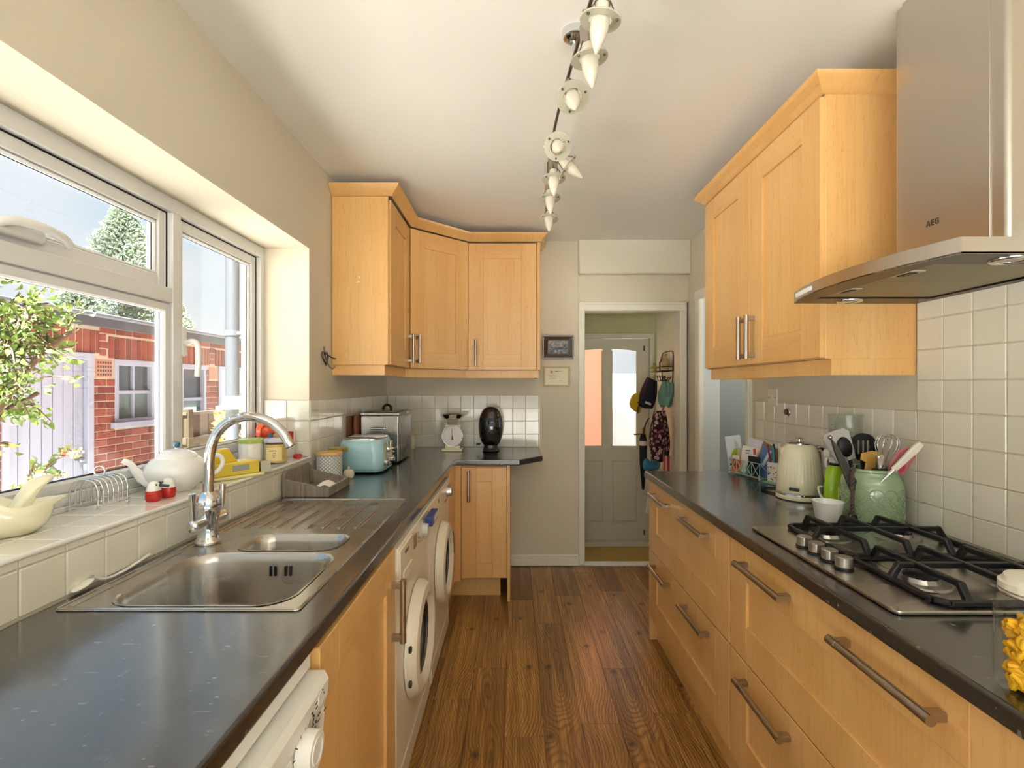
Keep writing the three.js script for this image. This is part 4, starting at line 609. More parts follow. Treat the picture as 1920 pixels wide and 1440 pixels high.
  part('body', uvm(move(rbox(0.235, 0.285, 0.37, 0.008), 0, 0.15, 0)), steelM, b); part('lid', M(uvm(move(rbox(0.245, 0.022, 0.38, 0.008), 0, 0.302, 0)), uvm(move(cb(0.2, 0.008, 0.32, 0.004), 0, 0.316, 0))), steelM, b); part('knob', M(tube([[-0.026, 0.317, 0], [-0.022, 0.34, 0], [0, 0.352, 0], [0.022, 0.34, 0], [0.026, 0.317, 0]], 0.008, 20, 10)), blackM, b); part('handle', M(move(cyl(0.007, 0.007, 0.085, 14), -0.005, 0.215, 0.208, 0, 0, R90), [-1, 1].map((s) => move(cyl(0.005, 0.005, 0.026, 10), -0.005 + s * 0.032, 0.215, 0.195, R90))), chromeM, b);
  const q = thing('chopping_board', 'dark wooden chopping board standing behind the bread bin', 'chopping board', [-0.982, WY, -3.02]); part('board', uvm(move(rbox(0.02, 0.29, 0.24, 0.006), 0, 0.148, 0)), std('#6b3e22', 0.6), q);
  const q2 = thing('chopping_board', 'reddish wooden chopping board between the dark board and the bread bin', 'chopping board', [-0.967, WY, -3.06]); part('board', uvm(move(rbox(0.016, 0.295, 0.22, 0.006), 0.009, 0.15, 0)), std('#8a5634', 0.6), q2);
  const g = thing('salt_grinder', 'small square cream salt grinder on the worktop behind the bread bin', 'grinder', [-0.772, WY, -3.7]); part('body', move(rbox(0.044, 0.115, 0.044, 0.005), 0, 0.058, 0), creamM, g); part('top', move(rbox(0.04, 0.022, 0.04, 0.006), 0, 0.127, 0), std('#e2d8b0', 0.4), g);
}
{ // kitchen scale and coffee machine
  const o = thing('kitchen_scale', 'cream retro kitchen scale with a round white dial and a steel bowl', 'scale', [-0.455, WY, -3.62]);
  part('base', M(move(rbox(0.145, 0.018, 0.11, 0.005), 0, 0.009, 0), move(rbox(0.11, 0.03, 0.07, 0.008), 0, 0.028, 0)), creamM, o); part('case', M(move(cyl(0.075, 0.078, 0.06, 48), 0, 0.108, 0, R90), move(rbox(0.11, 0.05, 0.05, 0.008), 0, 0.165, 0)), creamM, o);
  const f = part('dial', move(cyl(0.07, 0.07, 0.004, 48), 0, 0.108, 0.031, R90), std('#efeeec', 0.3), o); part('bezel', move(torus(0.0735, 0.0045, 48, 10), 0, 0.108, 0.031), chromeM, f); parts('mark', Array.from({ length: 24 }, (_, k) => { const a = k / 24 * 6.283, l = k % 6 ? 0.004 : 0.009; return move(cb(0.0014, l, 0.0006, 0.0002), 0.058 * Math.sin(a), 0.108 + 0.058 * Math.cos(a), 0.0333, 0, 0, -a); }), greyM, f);
  part('needle', M(move(cb(0.0035, 0.06, 0.001, 0.0003), 0, 0.132, 0.0345, 0, 0, 0.06), move(ext([[-0.007, -0.022], [0.007, -0.022], [0.002, 0.012], [-0.002, 0.012]], 0.001), 0.002, 0.105, 0.034), move(cyl(0.004, 0.004, 0.003, 12), 0, 0.108, 0.035, R90)), std('#7a2a20', 0.4), f);
  part('bracket', M([-1, 1].map((s) => tube([[s * 0.04, 0.18, 0], [s * 0.042, 0.2, 0], [s * 0.044, 0.218, 0], [0, 0.222, 0]], 0.004, 16, 8)), move(cb(0.1, 0.004, 0.03, 0.001), 0, 0.222, 0)), creamM, o); part('bowl', lathe([[0.0001, 0.226], [0.05, 0.228], [0.075, 0.245], [0.092, 0.266], [0.095, 0.268], [0.091, 0.268], [0.07, 0.247], [0.0001, 0.232]], 48), chromeM, o);
  const c = thing('coffee_machine', 'black oval pod coffee machine on the far worktop', 'coffee machine', [-0.175, WY, -3.63]);
  const L = []; for (let i = 0; i <= 22; i++) { const t = i / 22, a = (t - 0.5) * Math.PI, w = 0.086 * Math.pow(Math.max(0.0001, Math.cos(a)), 0.78) + 0.004, y = 0.175 + 0.15 * Math.sin(a); L.push(ell(36, (q) => [w * Math.cos(q), y, -(0.062 * Math.pow(Math.max(0.0001, Math.cos(a)), 0.6) + 0.003) * Math.sin(q) + 0.02 * Math.cos(a)])); }
  part('body', skin(L, true, true), blackGlossM, c); part('base', M(lathe([[0.0001, 0], [0.06, 0], [0.064, 0.004], [0.062, 0.012], [0.056, 0.024], [0.05, 0.05], [0.0001, 0.05]], 36)), blackGlossM, c); part('drip_tray', M(move(cyl(0.05, 0.055, 0.014, 30), 0, 0.014, 0.07), move(cb(0.02, 0.005, 0.006), 0.012, 0.024, 0.123)), blackM, c); part('emblem', move(ball(0.015, 1, 0.75, 0.35, 20), 0.01, 0.283, 0.064, -0.75), std('#55585c', 0.3), c); part('spout', M(move(rbox(0.07, 0.018, 0.04, 0.006), 0, 0.232, 0.09), move(cyl(0.008, 0.006, 0.024, 12), -0.012, 0.215, 0.1)), blackM, c); part('lever', move(rbox(0.03, 0.012, 0.06, 0.005), -0.09, 0.05, 0.02), blackM, c); part('indicator', move(ball(0.004, 1, 1, 0.6, 10), 0.048, 0.232, 0.1), std('#6fae6a', 0.3), c); part('tank', move(rbox(0.07, 0.2, 0.07, 0.02), 0, 0.14, -0.07), std('#23262a', 0.15), c);
}
{ // plastic spoon behind the sink
  const o = thing('plastic_spoon', 'white plastic spoon lying on the worktop between the sink and the tiles', 'spoon', [-0.978, WY + 0.004, -1.21]);
  part('handle', tube([[-0.006, 0.026, 0.06], [-0.002, 0.004, 0.03], [0, 0.002, -0.02], [-0.004, 0.008, -0.08], [-0.006, 0.014, -0.12]], 0.0045, 30, 8).scale(1, 0.8, 1), whiteM, o); part('bowl', move(ball(0.014, 0.9, 0.35, 2.0, 20), -0.006, 0.01, 0.085, 0.2), whiteM, o);
}

// ================================================================ things on the right worktop
{ // kettle; its x axis points along the handle
  const o = thing('kettle', 'cream ribbed electric kettle with a chrome rim and handle', 'kettle', [1.195, WY, -2.07], -0.12);
  const fl = (y, r, amp) => ell(144, (t) => { const k = r + amp * Math.abs(Math.sin(t * 18)); return [k * Math.cos(t), y, -k * Math.sin(t)]; });
  part('body', skin([[0.028, 0.083, 0], [0.03, 0.086, 0], [0.034, 0.0865, 0.0018], [0.09, 0.083, 0.0022], [0.15, 0.0765, 0.0022], [0.185, 0.071, 0.0018], [0.2, 0.068, 0], [0.214, 0.063, 0], [0.226, 0.054, 0], [0.231, 0.046, 0]].map((q) => fl(...q)), true, true), creamM, o);
  part('base', lathe([[0.0001, 0], [0.082, 0], [0.089, 0.004], [0.09, 0.016], [0.087, 0.019]], 56), creamM, o); part('band', lathe([[0.087, 0.018], [0.0885, 0.02], [0.0885, 0.027], [0.086, 0.029]], 56), chromeM, o);
  const lid = part('lid', lathe([[0.05, 0.229], [0.05, 0.233], [0.044, 0.236], [0.02, 0.239], [0.0001, 0.24]], 40), chromeM, o); part('knob', lathe([[0.007, 0.238], [0.006, 0.246], [0.014, 0.249], [0.0155, 0.252], [0.013, 0.255], [0.0001, 0.256]], 28), chromeM, lid);
  part('handle', tube([[0.058, 0.212, 0], [0.085, 0.214, 0], [0.108, 0.196, 0], [0.118, 0.16, 0], [0.116, 0.115, 0], [0.104, 0.082, 0], [0.08, 0.074, 0]], 0.0095, 60, 14), chromeM, o); part('window', move(rbox(0.008, 0.115, 0.026, 0.003), 0.0795, 0.142, 0, 0, 0, 0.09), std('#6d716e', 0.15), o);
  part('spout', move(ext([[-0.014, 0], [0.014, 0], [0.004, -0.03], [-0.004, -0.03]], 0.014, 0.003), -0.062, 0.212, 0, 0, -R90, 0), creamM, o);
  part('switch', M(move(cyl(0.008, 0.008, 0.012, 16), 0.09, 0.048, 0, 0, 0, R90), move(rbox(0.03, 0.008, 0.018, 0.003), 0.108, 0.046, 0)), blackM, o); part('badge', move(rbox(0.038, 0.014, 0.006, 0.003), -0.052, 0.05, 0.0745, 0, -0.62), std('#2c2b2a', 0.2, { clearcoat: 1 }), o);
  const b = thing('kettle_stand_cord', 'black power cord curled on the worktop behind the kettle', 'cable'); part('cord', tube([[1.13, WY + 0.004, -2.14], [1.115, WY + 0.004, -2.22], [1.16, WY + 0.004, -2.27], [1.24, WY + 0.004, -2.24], [1.3, WY + 0.004, -2.2]], 0.0038, 40, 8), rubberM, b);
}
{ // lime spray bottle, white cup, clear jug
  const o = thing('spray_bottle', 'lime green cleaning spray bottle with a white collar behind the kettle', 'bottle', [1.21, WY, -1.864], 0.3), lime = std('#a4d02a', 0.25, { clearcoat: 0.4 });
  part('body', skin([[0, 0.042, 0.03], [0.004, 0.045, 0.032], [0.04, 0.045, 0.032], [0.09, 0.043, 0.03], [0.14, 0.036, 0.027], [0.168, 0.024, 0.022], [0.18, 0.016, 0.016]].map(([y, a, b]) => ell(36, (t) => [a * Math.cos(t), y, -b * Math.sin(t)])), true, true), lime, o);
  part('label', move(rbox(0.04, 0.07, 0.004, 0.0015), 0.0, 0.06, 0.031), std('#e3ef7a', 0.4), o); part('collar', lathe([[0.018, 0.178], [0.02, 0.182], [0.02, 0.2], [0.016, 0.205], [0.0001, 0.205]], 24), std('#e6e3dc', 0.35), o); part('ring', lathe([[0.021, 0.17], [0.023, 0.173], [0.023, 0.18], [0.02, 0.182]], 24), blackM, o);
  part('trigger', M(move(rbox(0.07, 0.03, 0.026, 0.008), -0.012, 0.218, 0), tube([[-0.034, 0.21, 0], [-0.046, 0.185, 0], [-0.042, 0.165, 0]], 0.005, 14, 8)), std('#dcd8cf', 0.35), o);
  const l = thing('white_cable', 'thin white cable looping in front of the lime spray bottle', 'cable'); part('cord', tube([[1.165, WY + 0.02, -1.75], [1.14, WY + 0.05, -1.82], [1.145, WY + 0.085, -1.86], [1.165, WY + 0.09, -1.87]], 0.004, 30, 8), whiteM, l);
  const c = thing('white_cup', 'plain white cup without a handle beside the gas hob', 'cup', [1.078, WY, -1.698]); part('cup', lathe([[0.0001, 0], [0.034, 0], [0.036, 0.003], [0.049, 0.072], [0.0505, 0.074], [0.0475, 0.0735], [0.034, 0.008], [0.0001, 0.006]], 48), porcelainM, c);
  const j = thing('measuring_jug', 'tall clear plastic measuring jug against the tiles behind the utensils', 'jug', [1.292, WY, -1.927]); part('jug', lathe([[0.0001, 0], [0.048, 0], [0.051, 0.004], [0.058, 0.355], [0.061, 0.36], [0.0575, 0.358], [0.05, 0.008], [0.0001, 0.006]], 44), std('#f2f5f2', 0.04, { transmission: 0.95, thickness: 0, ior: 1.45 }), j); parts('mark', [0, 1, 2, 3, 4, 5].map((k) => move(cb(0.0006, 0.003, k % 3 ? 0.008 : 0.014, 0.0002), -0.0585, 0.22 + k * 0.02, 0.006)), printM, j);
  part('handle', tube([[0.02, 0.33, -0.054], [0.024, 0.32, -0.09], [0.024, 0.2, -0.095], [0.018, 0.14, -0.05]], 0.007, 30, 8), std('#eef2ee', 0.1, { transmission: 0.8, thickness: 0 }), j);
}
{ // utensil jar
  const J = [1.246, WY, -1.724], o = thing('utensil_jar', 'sage green ceramic utensil jar embossed with interlocking circles', 'jar', J), sage = std('#93aa84', 0.16, { clearcoat: 0.7 });
  part('body', lathe([[0.0001, 0], [0.094, 0], [0.099, 0.004], [0.1, 0.012], [0.1, 0.132], [0.097, 0.148], [0.09, 0.16], [0.086, 0.166], [0.086, 0.174], [0.089, 0.178], [0.089, 0.184], [0.086, 0.186], [0.082, 0.183], [0.081, 0.17], [0.09, 0.14], [0.09, 0.012], [0.0001, 0.01]], 64)  .scale(0.92, 1.0, 0.92), sage, o);
  // raised interlocking circles round the lower half
  const pieces = [], n = 14, R = 0.0922, s = 2 * Math.PI * R / n;
  for (let row = 0; row < 5; row++) for (let k = 0; k < n; k++) { const a0 = (k + (row % 2) * 0.5) * 2 * Math.PI / n, y0 = 0.02 + row * s / 2, P3 = []; for (let q = 0; q < 20; q++) { const t = q / 20 * 6.283, a = a0 + s * 0.5 * Math.cos(t) / R, y = clamp(y0 + s * 0.5 * Math.sin(t), 0.004, 0.14); P3.push([R * Math.sin(a), y, R * Math.cos(a)]); } pieces.push(tube(P3, 0.0021, 20, 5, true)); }
  stuff(part('embossed_circles', M(pieces), sage, o));
  const item = (name, label, cat, dx, dz, tx, tz, turn = 0) => { const g = thing(name, label, cat, [J[0] + dx, WY + 0.03, J[2] + dz]); g.rotation.set(tx, turn, tz, 'ZXY'); return g; };
  const a = item('slotted_turner', 'broad grey steel slotted turner standing tallest on the left of the utensil jar', 'turner', 0.006, -0.03, -0.05, 0.37, -0.3); part('blade', move(ext([[-0.032, 0], [0.032, 0], [0.045, 0.1], [0.03, 0.115], [-0.03, 0.115], [-0.045, 0.1]], 0.003, 0.001, [-0.018, 0, 0.018].map((x) => [[x - 0.003, 0.025], [x + 0.003, 0.025], [x + 0.003, 0.07], [x - 0.003, 0.07]])), 0, 0.185, 0), std('#8f8882', 0.35, { metalness: 0.6 }), a); part('handle', move(rbox(0.012, 0.23, 0.008, 0.003), 0, 0.11, 0), darkSteelM, a);
  const b = item('can_opener', 'long grey handle leaning out to the left across the turner', 'utensil', -0.034, 0.02, 0.1, 0.5, 0); part('handle', M(move(ext([[-0.018, 0], [0.018, 0], [0.012, 0.17], [0, 0.22], [-0.008, 0.17]], 0.01, 0.003), 0, 0.085, 0)), std('#5f5f58', 0.25, { metalness: 0.6 }), b); part('tip', move(ball(0.008, 1, 1, 1, 12), 0.0, 0.305, 0.005), nickelM, b);
  const c = item('black_ladle', 'black plastic ladle with a shiny rounded back', 'ladle', -0.012, -0.03, -0.05, 0.2, 0.3); part('bowl', move(ball(0.04, 1, 1, 0.4, 24), 0, 0.23, 0), blackM, c); part('handle', move(cyl(0.006, 0.007, 0.2, 12), 0, 0.1, 0), blackM, c);
  const d = item('slotted_spoon', 'black slotted spoon at the back of the utensil jar', 'spoon', 0.005, -0.05, -0.04, -0.03, 0.0); part('blade', move(ext(shapeOf(rr(0.1, 0.1, 0.048, 10, 0, 0.05), [-0.017, 0, 0.017].map((x) => rr(0.008, 0.05, 0.0035, 4, x, 0.05))), 0.005, 0.0015), 0, 0.17, 0), blackM, d); part('handle', move(rbox(0.014, 0.19, 0.008, 0.003), 0, 0.09, 0), blackM, d);
  const e = item('wooden_spatula', 'yellowish wooden spatula with a notched edge in the middle of the jar', 'spatula', -0.012, 0.0, 0.02, -0.04, 0.2); part('blade', uvm(move(ext([[-0.026, 0], [0.036, 0], [0.045, 0.062], [0.0, 0.07], [-0.042, 0.06], [-0.045, 0.038], [-0.022, 0.028]], 0.007, 0.002), 0, 0.145, 0)), std('#cfa455', 0.6), e); part('handle', uvm(move(rbox(0.02, 0.16, 0.009, 0.004), 0, 0.075, 0)), std('#c79c50', 0.6), e);
  const f = item('vegetable_peeler', 'black handled peeler with a bright steel end', 'peeler', 0.0, 0.045, 0.1, 0.1, 0); part('handle', move(rbox(0.05, 0.15, 0.022, 0.008), 0, 0.09, 0), blackM, f); part('end', move(rbox(0.026, 0.05, 0.016, 0.006), 0.003, 0.185, 0), chromeM, f);
  const w = item('whisk', 'steel balloon whisk with thin looped wires', 'whisk', 0.008, 0.0, 0.0, -0.2, 0); for (let k = 0; k < 5; k++) part('wire', move(tube([[0, 0, 0], [0.018, 0.04, 0], [0.034, 0.085, 0], [0.026, 0.118, 0], [0, 0.128, 0], [-0.026, 0.118, 0], [-0.034, 0.085, 0], [-0.018, 0.04, 0], [0, 0, 0]], 0.0011, 50, 6), 0, 0.15, 0, 0, k * 0.63, 0), chromeM, w); part('handle', move(cyl(0.008, 0.009, 0.155, 16), 0, 0.078, 0), nickelM, w);
  const g = item('silicone_spoon', 'translucent pink silicone spoon on the right of the utensil jar', 'spoon', 0.0, 0.0, 0.33, -0.27, 0.25); part('bowl', move(ext(rr(0.078, 0.115, 0.038, 10, 0, 0.058), 0.008, 0.003), 0, 0.145, 0), std('#e2808a', 0.3, { transmission: 0.25, thickness: 0 }), g); part('hub', move(ball(0.018, 1, 1, 0.5, 18), -0.002, 0.185, 0.012), std('#c23a55', 0.3), g); part('handle', move(rbox(0.016, 0.16, 0.01, 0.004), 0, 0.07, 0), std('#d0697a', 0.4), g);
  const h = item('cream_handled_knife', 'cream plastic handle pointing up to the right in front of the pink spoon', 'utensil', -0.115, 0.045, 0.24, -0.64, 0); part('handle', move(ext([[-0.009, 0], [0.009, 0], [0.013, 0.09], [0.009, 0.118], [-0.009, 0.118], [-0.013, 0.09]], 0.012, 0.004), 0, 0.208, -0.006), std('#e8e2d0', 0.3), h); part('ferrule', move(cyl(0.006, 0.004, 0.04, 12), 0, 0.192, 0), chromeM, h); part('shaft', move(cyl(0.003, 0.003, 0.08, 10), 0, 0.14, 0), chromeM, h);
  const k = thing('braided_strap', 'brown braided strap hanging down the front of the utensil jar', 'strap'); const A = []; for (let q = 0; q < 2; q++) { const pts = []; for (let i = 0; i <= 40; i++) { const t = i / 40, y = mix(WY + 0.2, WY + 0.03, t), r = t < 0.12 ? 0.09 : 0.1055, a = i * 1.1 + q * 3.14; pts.push([J[0] - 0.1 + 0.0035 * Math.cos(a) + 0.004 * (r < 0.1), y, J[2] + 0.05 + 0.003 * Math.sin(a)]); } A.push(tube(pts, 0.0042, 120, 6)); } part('strap', M(A), std('#5a4a42', 0.8), k); part('tassel', M(move(torus(0.012, 0.004, 20, 8), J[0] - 0.101, WY + 0.022, J[2] + 0.054)), darkSteelM, k);
}
{ // wire letter rack with papers, pen mug
  const mint = std('#a9cfc0', 0.5), ox = 1.228, oz = -2.565, turn = 1.85;      // x runs along the rack, z towards the room
  const o = thing('letter_rack', 'mint green wire letter rack with a geometric pattern on the far end of the worktop', 'letter rack', [ox, WY, oz], -1.36);
  const W = 0.118, D = 0.042, H = 0.085, r = 0.0018, seg = (a, b) => tube([a, [(a[0] + b[0]) / 2, (a[1] + b[1]) / 2, (a[2] + b[2]) / 2], b], r, 4, 6);
  const face = (z) => { const out = [seg([-W, 0.012, z], [W, 0.012, z]), seg([-W, H, z], [W, H, z])]; for (let k = 0; k <= 4; k++) out.push(seg([-W + k * W / 2, 0.012, z], [-W + k * W / 2, H, z])); for (let k = 0; k < 4; k++) { const a = -W + k * W / 2, b = a + W / 2; out.push(seg([a, 0.012, z], [b, H, z]), seg([a, H, z], [b, 0.012, z])); } return out; };
  parts('wire_face', [M(face(D)), M(face(-D))], mint, o); parts('wire_end', [-W, W].map((x) => M(seg([x, 0.012, -D], [x, 0.012, D]), seg([x, H, -D], [x, H, D]), seg([x, 0.012, -D], [x, H, D]))), mint, o); part('wire_base', M([0, 1, 2, 3, 4].map((k) => seg([-W + k * W / 2, 0.012, -D], [-W + k * W / 2, 0.012, D]))), mint, o); parts('foot', [-1, 1].map((a) => [-1, 1].map((b) => move(ball(0.006, 1, 1, 1, 12), a * W, 0.006, b * D))), mint, o);
  const at = (x, z, y = 0) => { const v = V(x, y, z).applyAxisAngle(V(0, 1, 0), -1.36); return [ox + v.x, WY + 0.014 + y, oz + v.z]; };
  const paper = (name, label, cat, x, z, w, h, color, tilt, roll, yaw = 0, extra) => { const p = thing(name, label, cat, at(x, z), -1.36 + yaw); p.rotation.set(tilt, -1.36 + yaw, roll, 'YXZ'); part('sheet', move(cb(w, h, 0.0016, 0.0004), 0, h / 2, 0), std(color, 0.6), p); extra?.(p, w, h); return p; };
  const pr = (p, n, x, y, w, h, c, roll = 0) => part(n, move(cb(w, h, 0.0008, 0.0002), x, y, 0.0011, 0, 0, roll), std(c, 0.6), p);
  paper('leaflet', 'tall white leaflet printed with a lime green leaf at the left end of the rack', 'leaflet', -0.15, -0.03, 0.085, 0.185, '#eceef0', -0.06, 0.12, 1.35, (p, w, h) => { part('leaf_print', move(ext(shapeOf(Array.from({ length: 20 }, (_, i) => { const t = i / 20 * 6.283; return [0.024 * Math.cos(t) * (1 - 0.4 * Math.sin(t)), 0.03 * Math.sin(t)]; })), 0.0006), 0.006, 0.085, 0.0009), std('#b5d337', 0.6), p); for (let k = 0; k < 5; k++) pr(p, 'line_print', 0.01 + (k % 2) * 0.008, 0.12 + k * 0.008, 0.002, 0.03, '#9db7a4', 0.2); pr(p, 'block_print', 0.016, 0.04, 0.04, 0.026, '#8fc0b4'); pr(p, 'mark_print', -0.03, 0.03, 0.01, 0.012, '#2b3340'); });
  paper('envelope', 'large white envelope standing tallest at the back of the letter rack', 'envelope', 0.0, -0.03, 0.17, 0.175, '#dfe0ee', -0.12, -0.14, 0.2);
  paper('card', 'brown card leaning to the right in the letter rack', 'card', 0.04, -0.034, 0.12, 0.165, '#9a8a6c', -0.1, -0.3, 0.1);
  paper('folded_letter', 'cream folded paper on the left of the letter rack', 'letter', -0.07, -0.01, 0.09, 0.125, '#c8bfa8', -0.16, 0.08, 0.25);
  paper('flyer', 'white flyer with red and grey print in the middle of the letter rack', 'flyer', -0.03, 0.005, 0.095, 0.14, '#f0ece4', -0.1, -0.1, 0.2, (p) => { pr(p, 'red_print', 0.032, 0.122, 0.018, 0.03, '#d8452c', 0.3); pr(p, 'grey_print', -0.01, 0.118, 0.03, 0.006, '#77777c', 0.2); pr(p, 'grey_print', -0.012, 0.105, 0.024, 0.006, '#9a9aa0', 0.2); });
  paper('blue_leaflet', 'blue and white leaflet standing in the right half of the letter rack', 'leaflet', 0.075, 0.0, 0.07, 0.155, '#5f84bd', -0.1, -0.22, 0.15, (p) => { pr(p, 'white_print', 0.005, 0.1, 0.016, 0.09, '#e6e9f2', -0.25); });
  paper('orange_packet', 'orange and red seed packet at the front of the letter rack', 'packet', -0.075, 0.034, 0.055, 0.09, '#e0672c', -0.08, 0.05, 0.1, (p) => { pr(p, 'white_print', 0, 0.078, 0.05, 0.02, '#efe9dc'); pr(p, 'red_print', 0.004, 0.035, 0.03, 0.025, '#c9342a', 0.4); });
  paper('black_booklet', 'black booklet in the front of the letter rack', 'booklet', 0.06, 0.03, 0.09, 0.1, '#1d1f24', -0.06, 0.03, 0.0);
  { const g = thing('teal_tin', 'small teal tin inside the letter rack', 'tin', at(0.012, 0.016), 0); part('tin', lathe([[0.0001, 0], [0.018, 0], [0.019, 0.002], [0.019, 0.045], [0.017, 0.047], [0.0001, 0.047]], 24), std('#5d9c98', 0.35), g); }
  const ms = thing('coaster', 'mint green square coaster under the pen mug', 'coaster', [1.272, WY, -2.385], 0.3); part('slab', move(rbox(0.105, 0.007, 0.105, 0.003), 0, 0.0035, 0), std('#86bda8', 0.5), ms);
  const mugT = canvasTex(512, 256, (x, w, h) => { x.fillStyle = '#efeae0'; x.fillRect(0, 0, w, h); seed = 99; for (let i = 0; i < 60; i++) { x.fillStyle = ['#3a3550', '#c2452f', '#d8a23a', '#6f7f4a', '#2e2c33', '#b98c7a'][Math.floor(rnd(0, 6))]; x.beginPath(); x.ellipse(rnd(0, w), rnd(20, h - 10), rnd(4, 18), rnd(3, 9), rnd(0, 3), 0, 7); x.fill(); } });
  const m = thing('pen_mug', 'white mug with a floral pattern holding pens next to the kettle', 'mug', [1.272, WY + 0.0075, -2.385]); part('mug', uvCyl(lathe([[0.0001, 0], [0.042, 0], [0.045, 0.003], [0.046, 0.095], [0.0445, 0.097], [0.042, 0.094], [0.041, 0.008], [0.0001, 0.006]], 40), 1, 0, 0.097), std('#ffffff', 0.25, { map: mugT }), m); part('handle', tube([[0.0, 0.075, -0.044], [0, 0.075, -0.07], [0, 0.03, -0.07], [0, 0.024, -0.044]], 0.005, 24, 8), porcelainM, m);
  [['#a3241f', 'dark red pen leaning left out of the mug', -0.03, 0.0, 0.3, 0.165], ['#4aa0b4', 'turquoise pen next to the red one in the mug', -0.02, 0.012, 0.2, 0.16], ['#1d2434', 'navy blue marker pen in the mug', -0.008, -0.01, 0.1, 0.165], ['#e9e6e0', 'white pen standing upright in the mug', 0.002, 0.014, 0.02, 0.17], ['#17171a', 'thick black pen on the right of the mug', 0.02, 0.005, -0.06, 0.14], ['#b58a3c', 'yellow brown pencil in the middle of the mug', 0.006, -0.016, 0.05, 0.13], ['#222226', 'black scissor handle at the back of the mug', 0.016, -0.02, -0.1, 0.15]].forEach(([c, label, dx, dz, tilt, l]) => { const p = thing('pen', label, 'pen', [1.272 + dx * 0.6, WY + 0.016, -2.385 + dz]); p.rotation.z = tilt * 0.6; part('barrel', move(cyl(0.0045, 0.0045, l, 12), 0, l / 2, 0), std(c, 0.35), p); part('end', move(cyl(0.003, 0.0046, 0.01, 12), 0, l + 0.005, 0), std(c, 0.2), p); });
}
{ // glass jar of pasta at the right edge of the picture
  const o = thing('pasta_jar', 'tall glass storage jar of yellow pasta at the right edge of the worktop', 'jar', [0.798, WY, -0.745]); o.scale.y = 1.12;
  part('jar', lathe([[0.0001, 0], [0.046, 0], [0.052, 0.004], [0.055, 0.012], [0.055, 0.112], [0.051, 0.126], [0.046, 0.134], [0.046, 0.14]], 48), std('#fbfdfb', 0.0, { transmission: 1, thickness: 0, ior: 1.45 }), o);
  part('lid', lathe([[0.047, 0.138], [0.05, 0.14], [0.05, 0.148], [0.046, 0.15], [0.043, 0.156], [0.0001, 0.157]], 48), std('#d9d6c6', 0.35), o); part('rim', move(torus(0.0485, 0.0028, 48, 8), 0, 0.135, 0, R90), chromeM, o);
  const g = M([0, 1, 2].map((k) => tube([[-0.016, 0, 0], [-0.006, 0.004 * Math.cos(k * 2.1), 0.004 * Math.sin(k * 2.1)], [0.006, 0.004 * Math.cos(k * 2.1 + 2), 0.004 * Math.sin(k * 2.1 + 2)], [0.016, 0.003, 0]], 0.0042, 10, 6))), n = 260, im = new THREE.InstancedMesh(g, std('#f0b418', 0.55), n), q = new THREE.Matrix4();
  seed = 31; for (let i = 0; i < n; i++) { const a = rnd(0, 6.283), R = 0.033 * Math.sqrt(rnd(0, 1)); q.compose(V(R * Math.cos(a), 0.012 + 0.09 * i / n, R * Math.sin(a)), new THREE.Quaternion().setFromEuler(new THREE.Euler(rnd(0, 6), rnd(0, 6), rnd(0, 6))), V(1, 1, 1)); im.setMatrixAt(i, q); }
  im.name = numbered('pasta'); scene.add(im); im.position.set(0.798, WY, -0.745); tag(stuff(im), 'yellow spiral pasta filling the glass jar at the right edge', 'pasta');
}

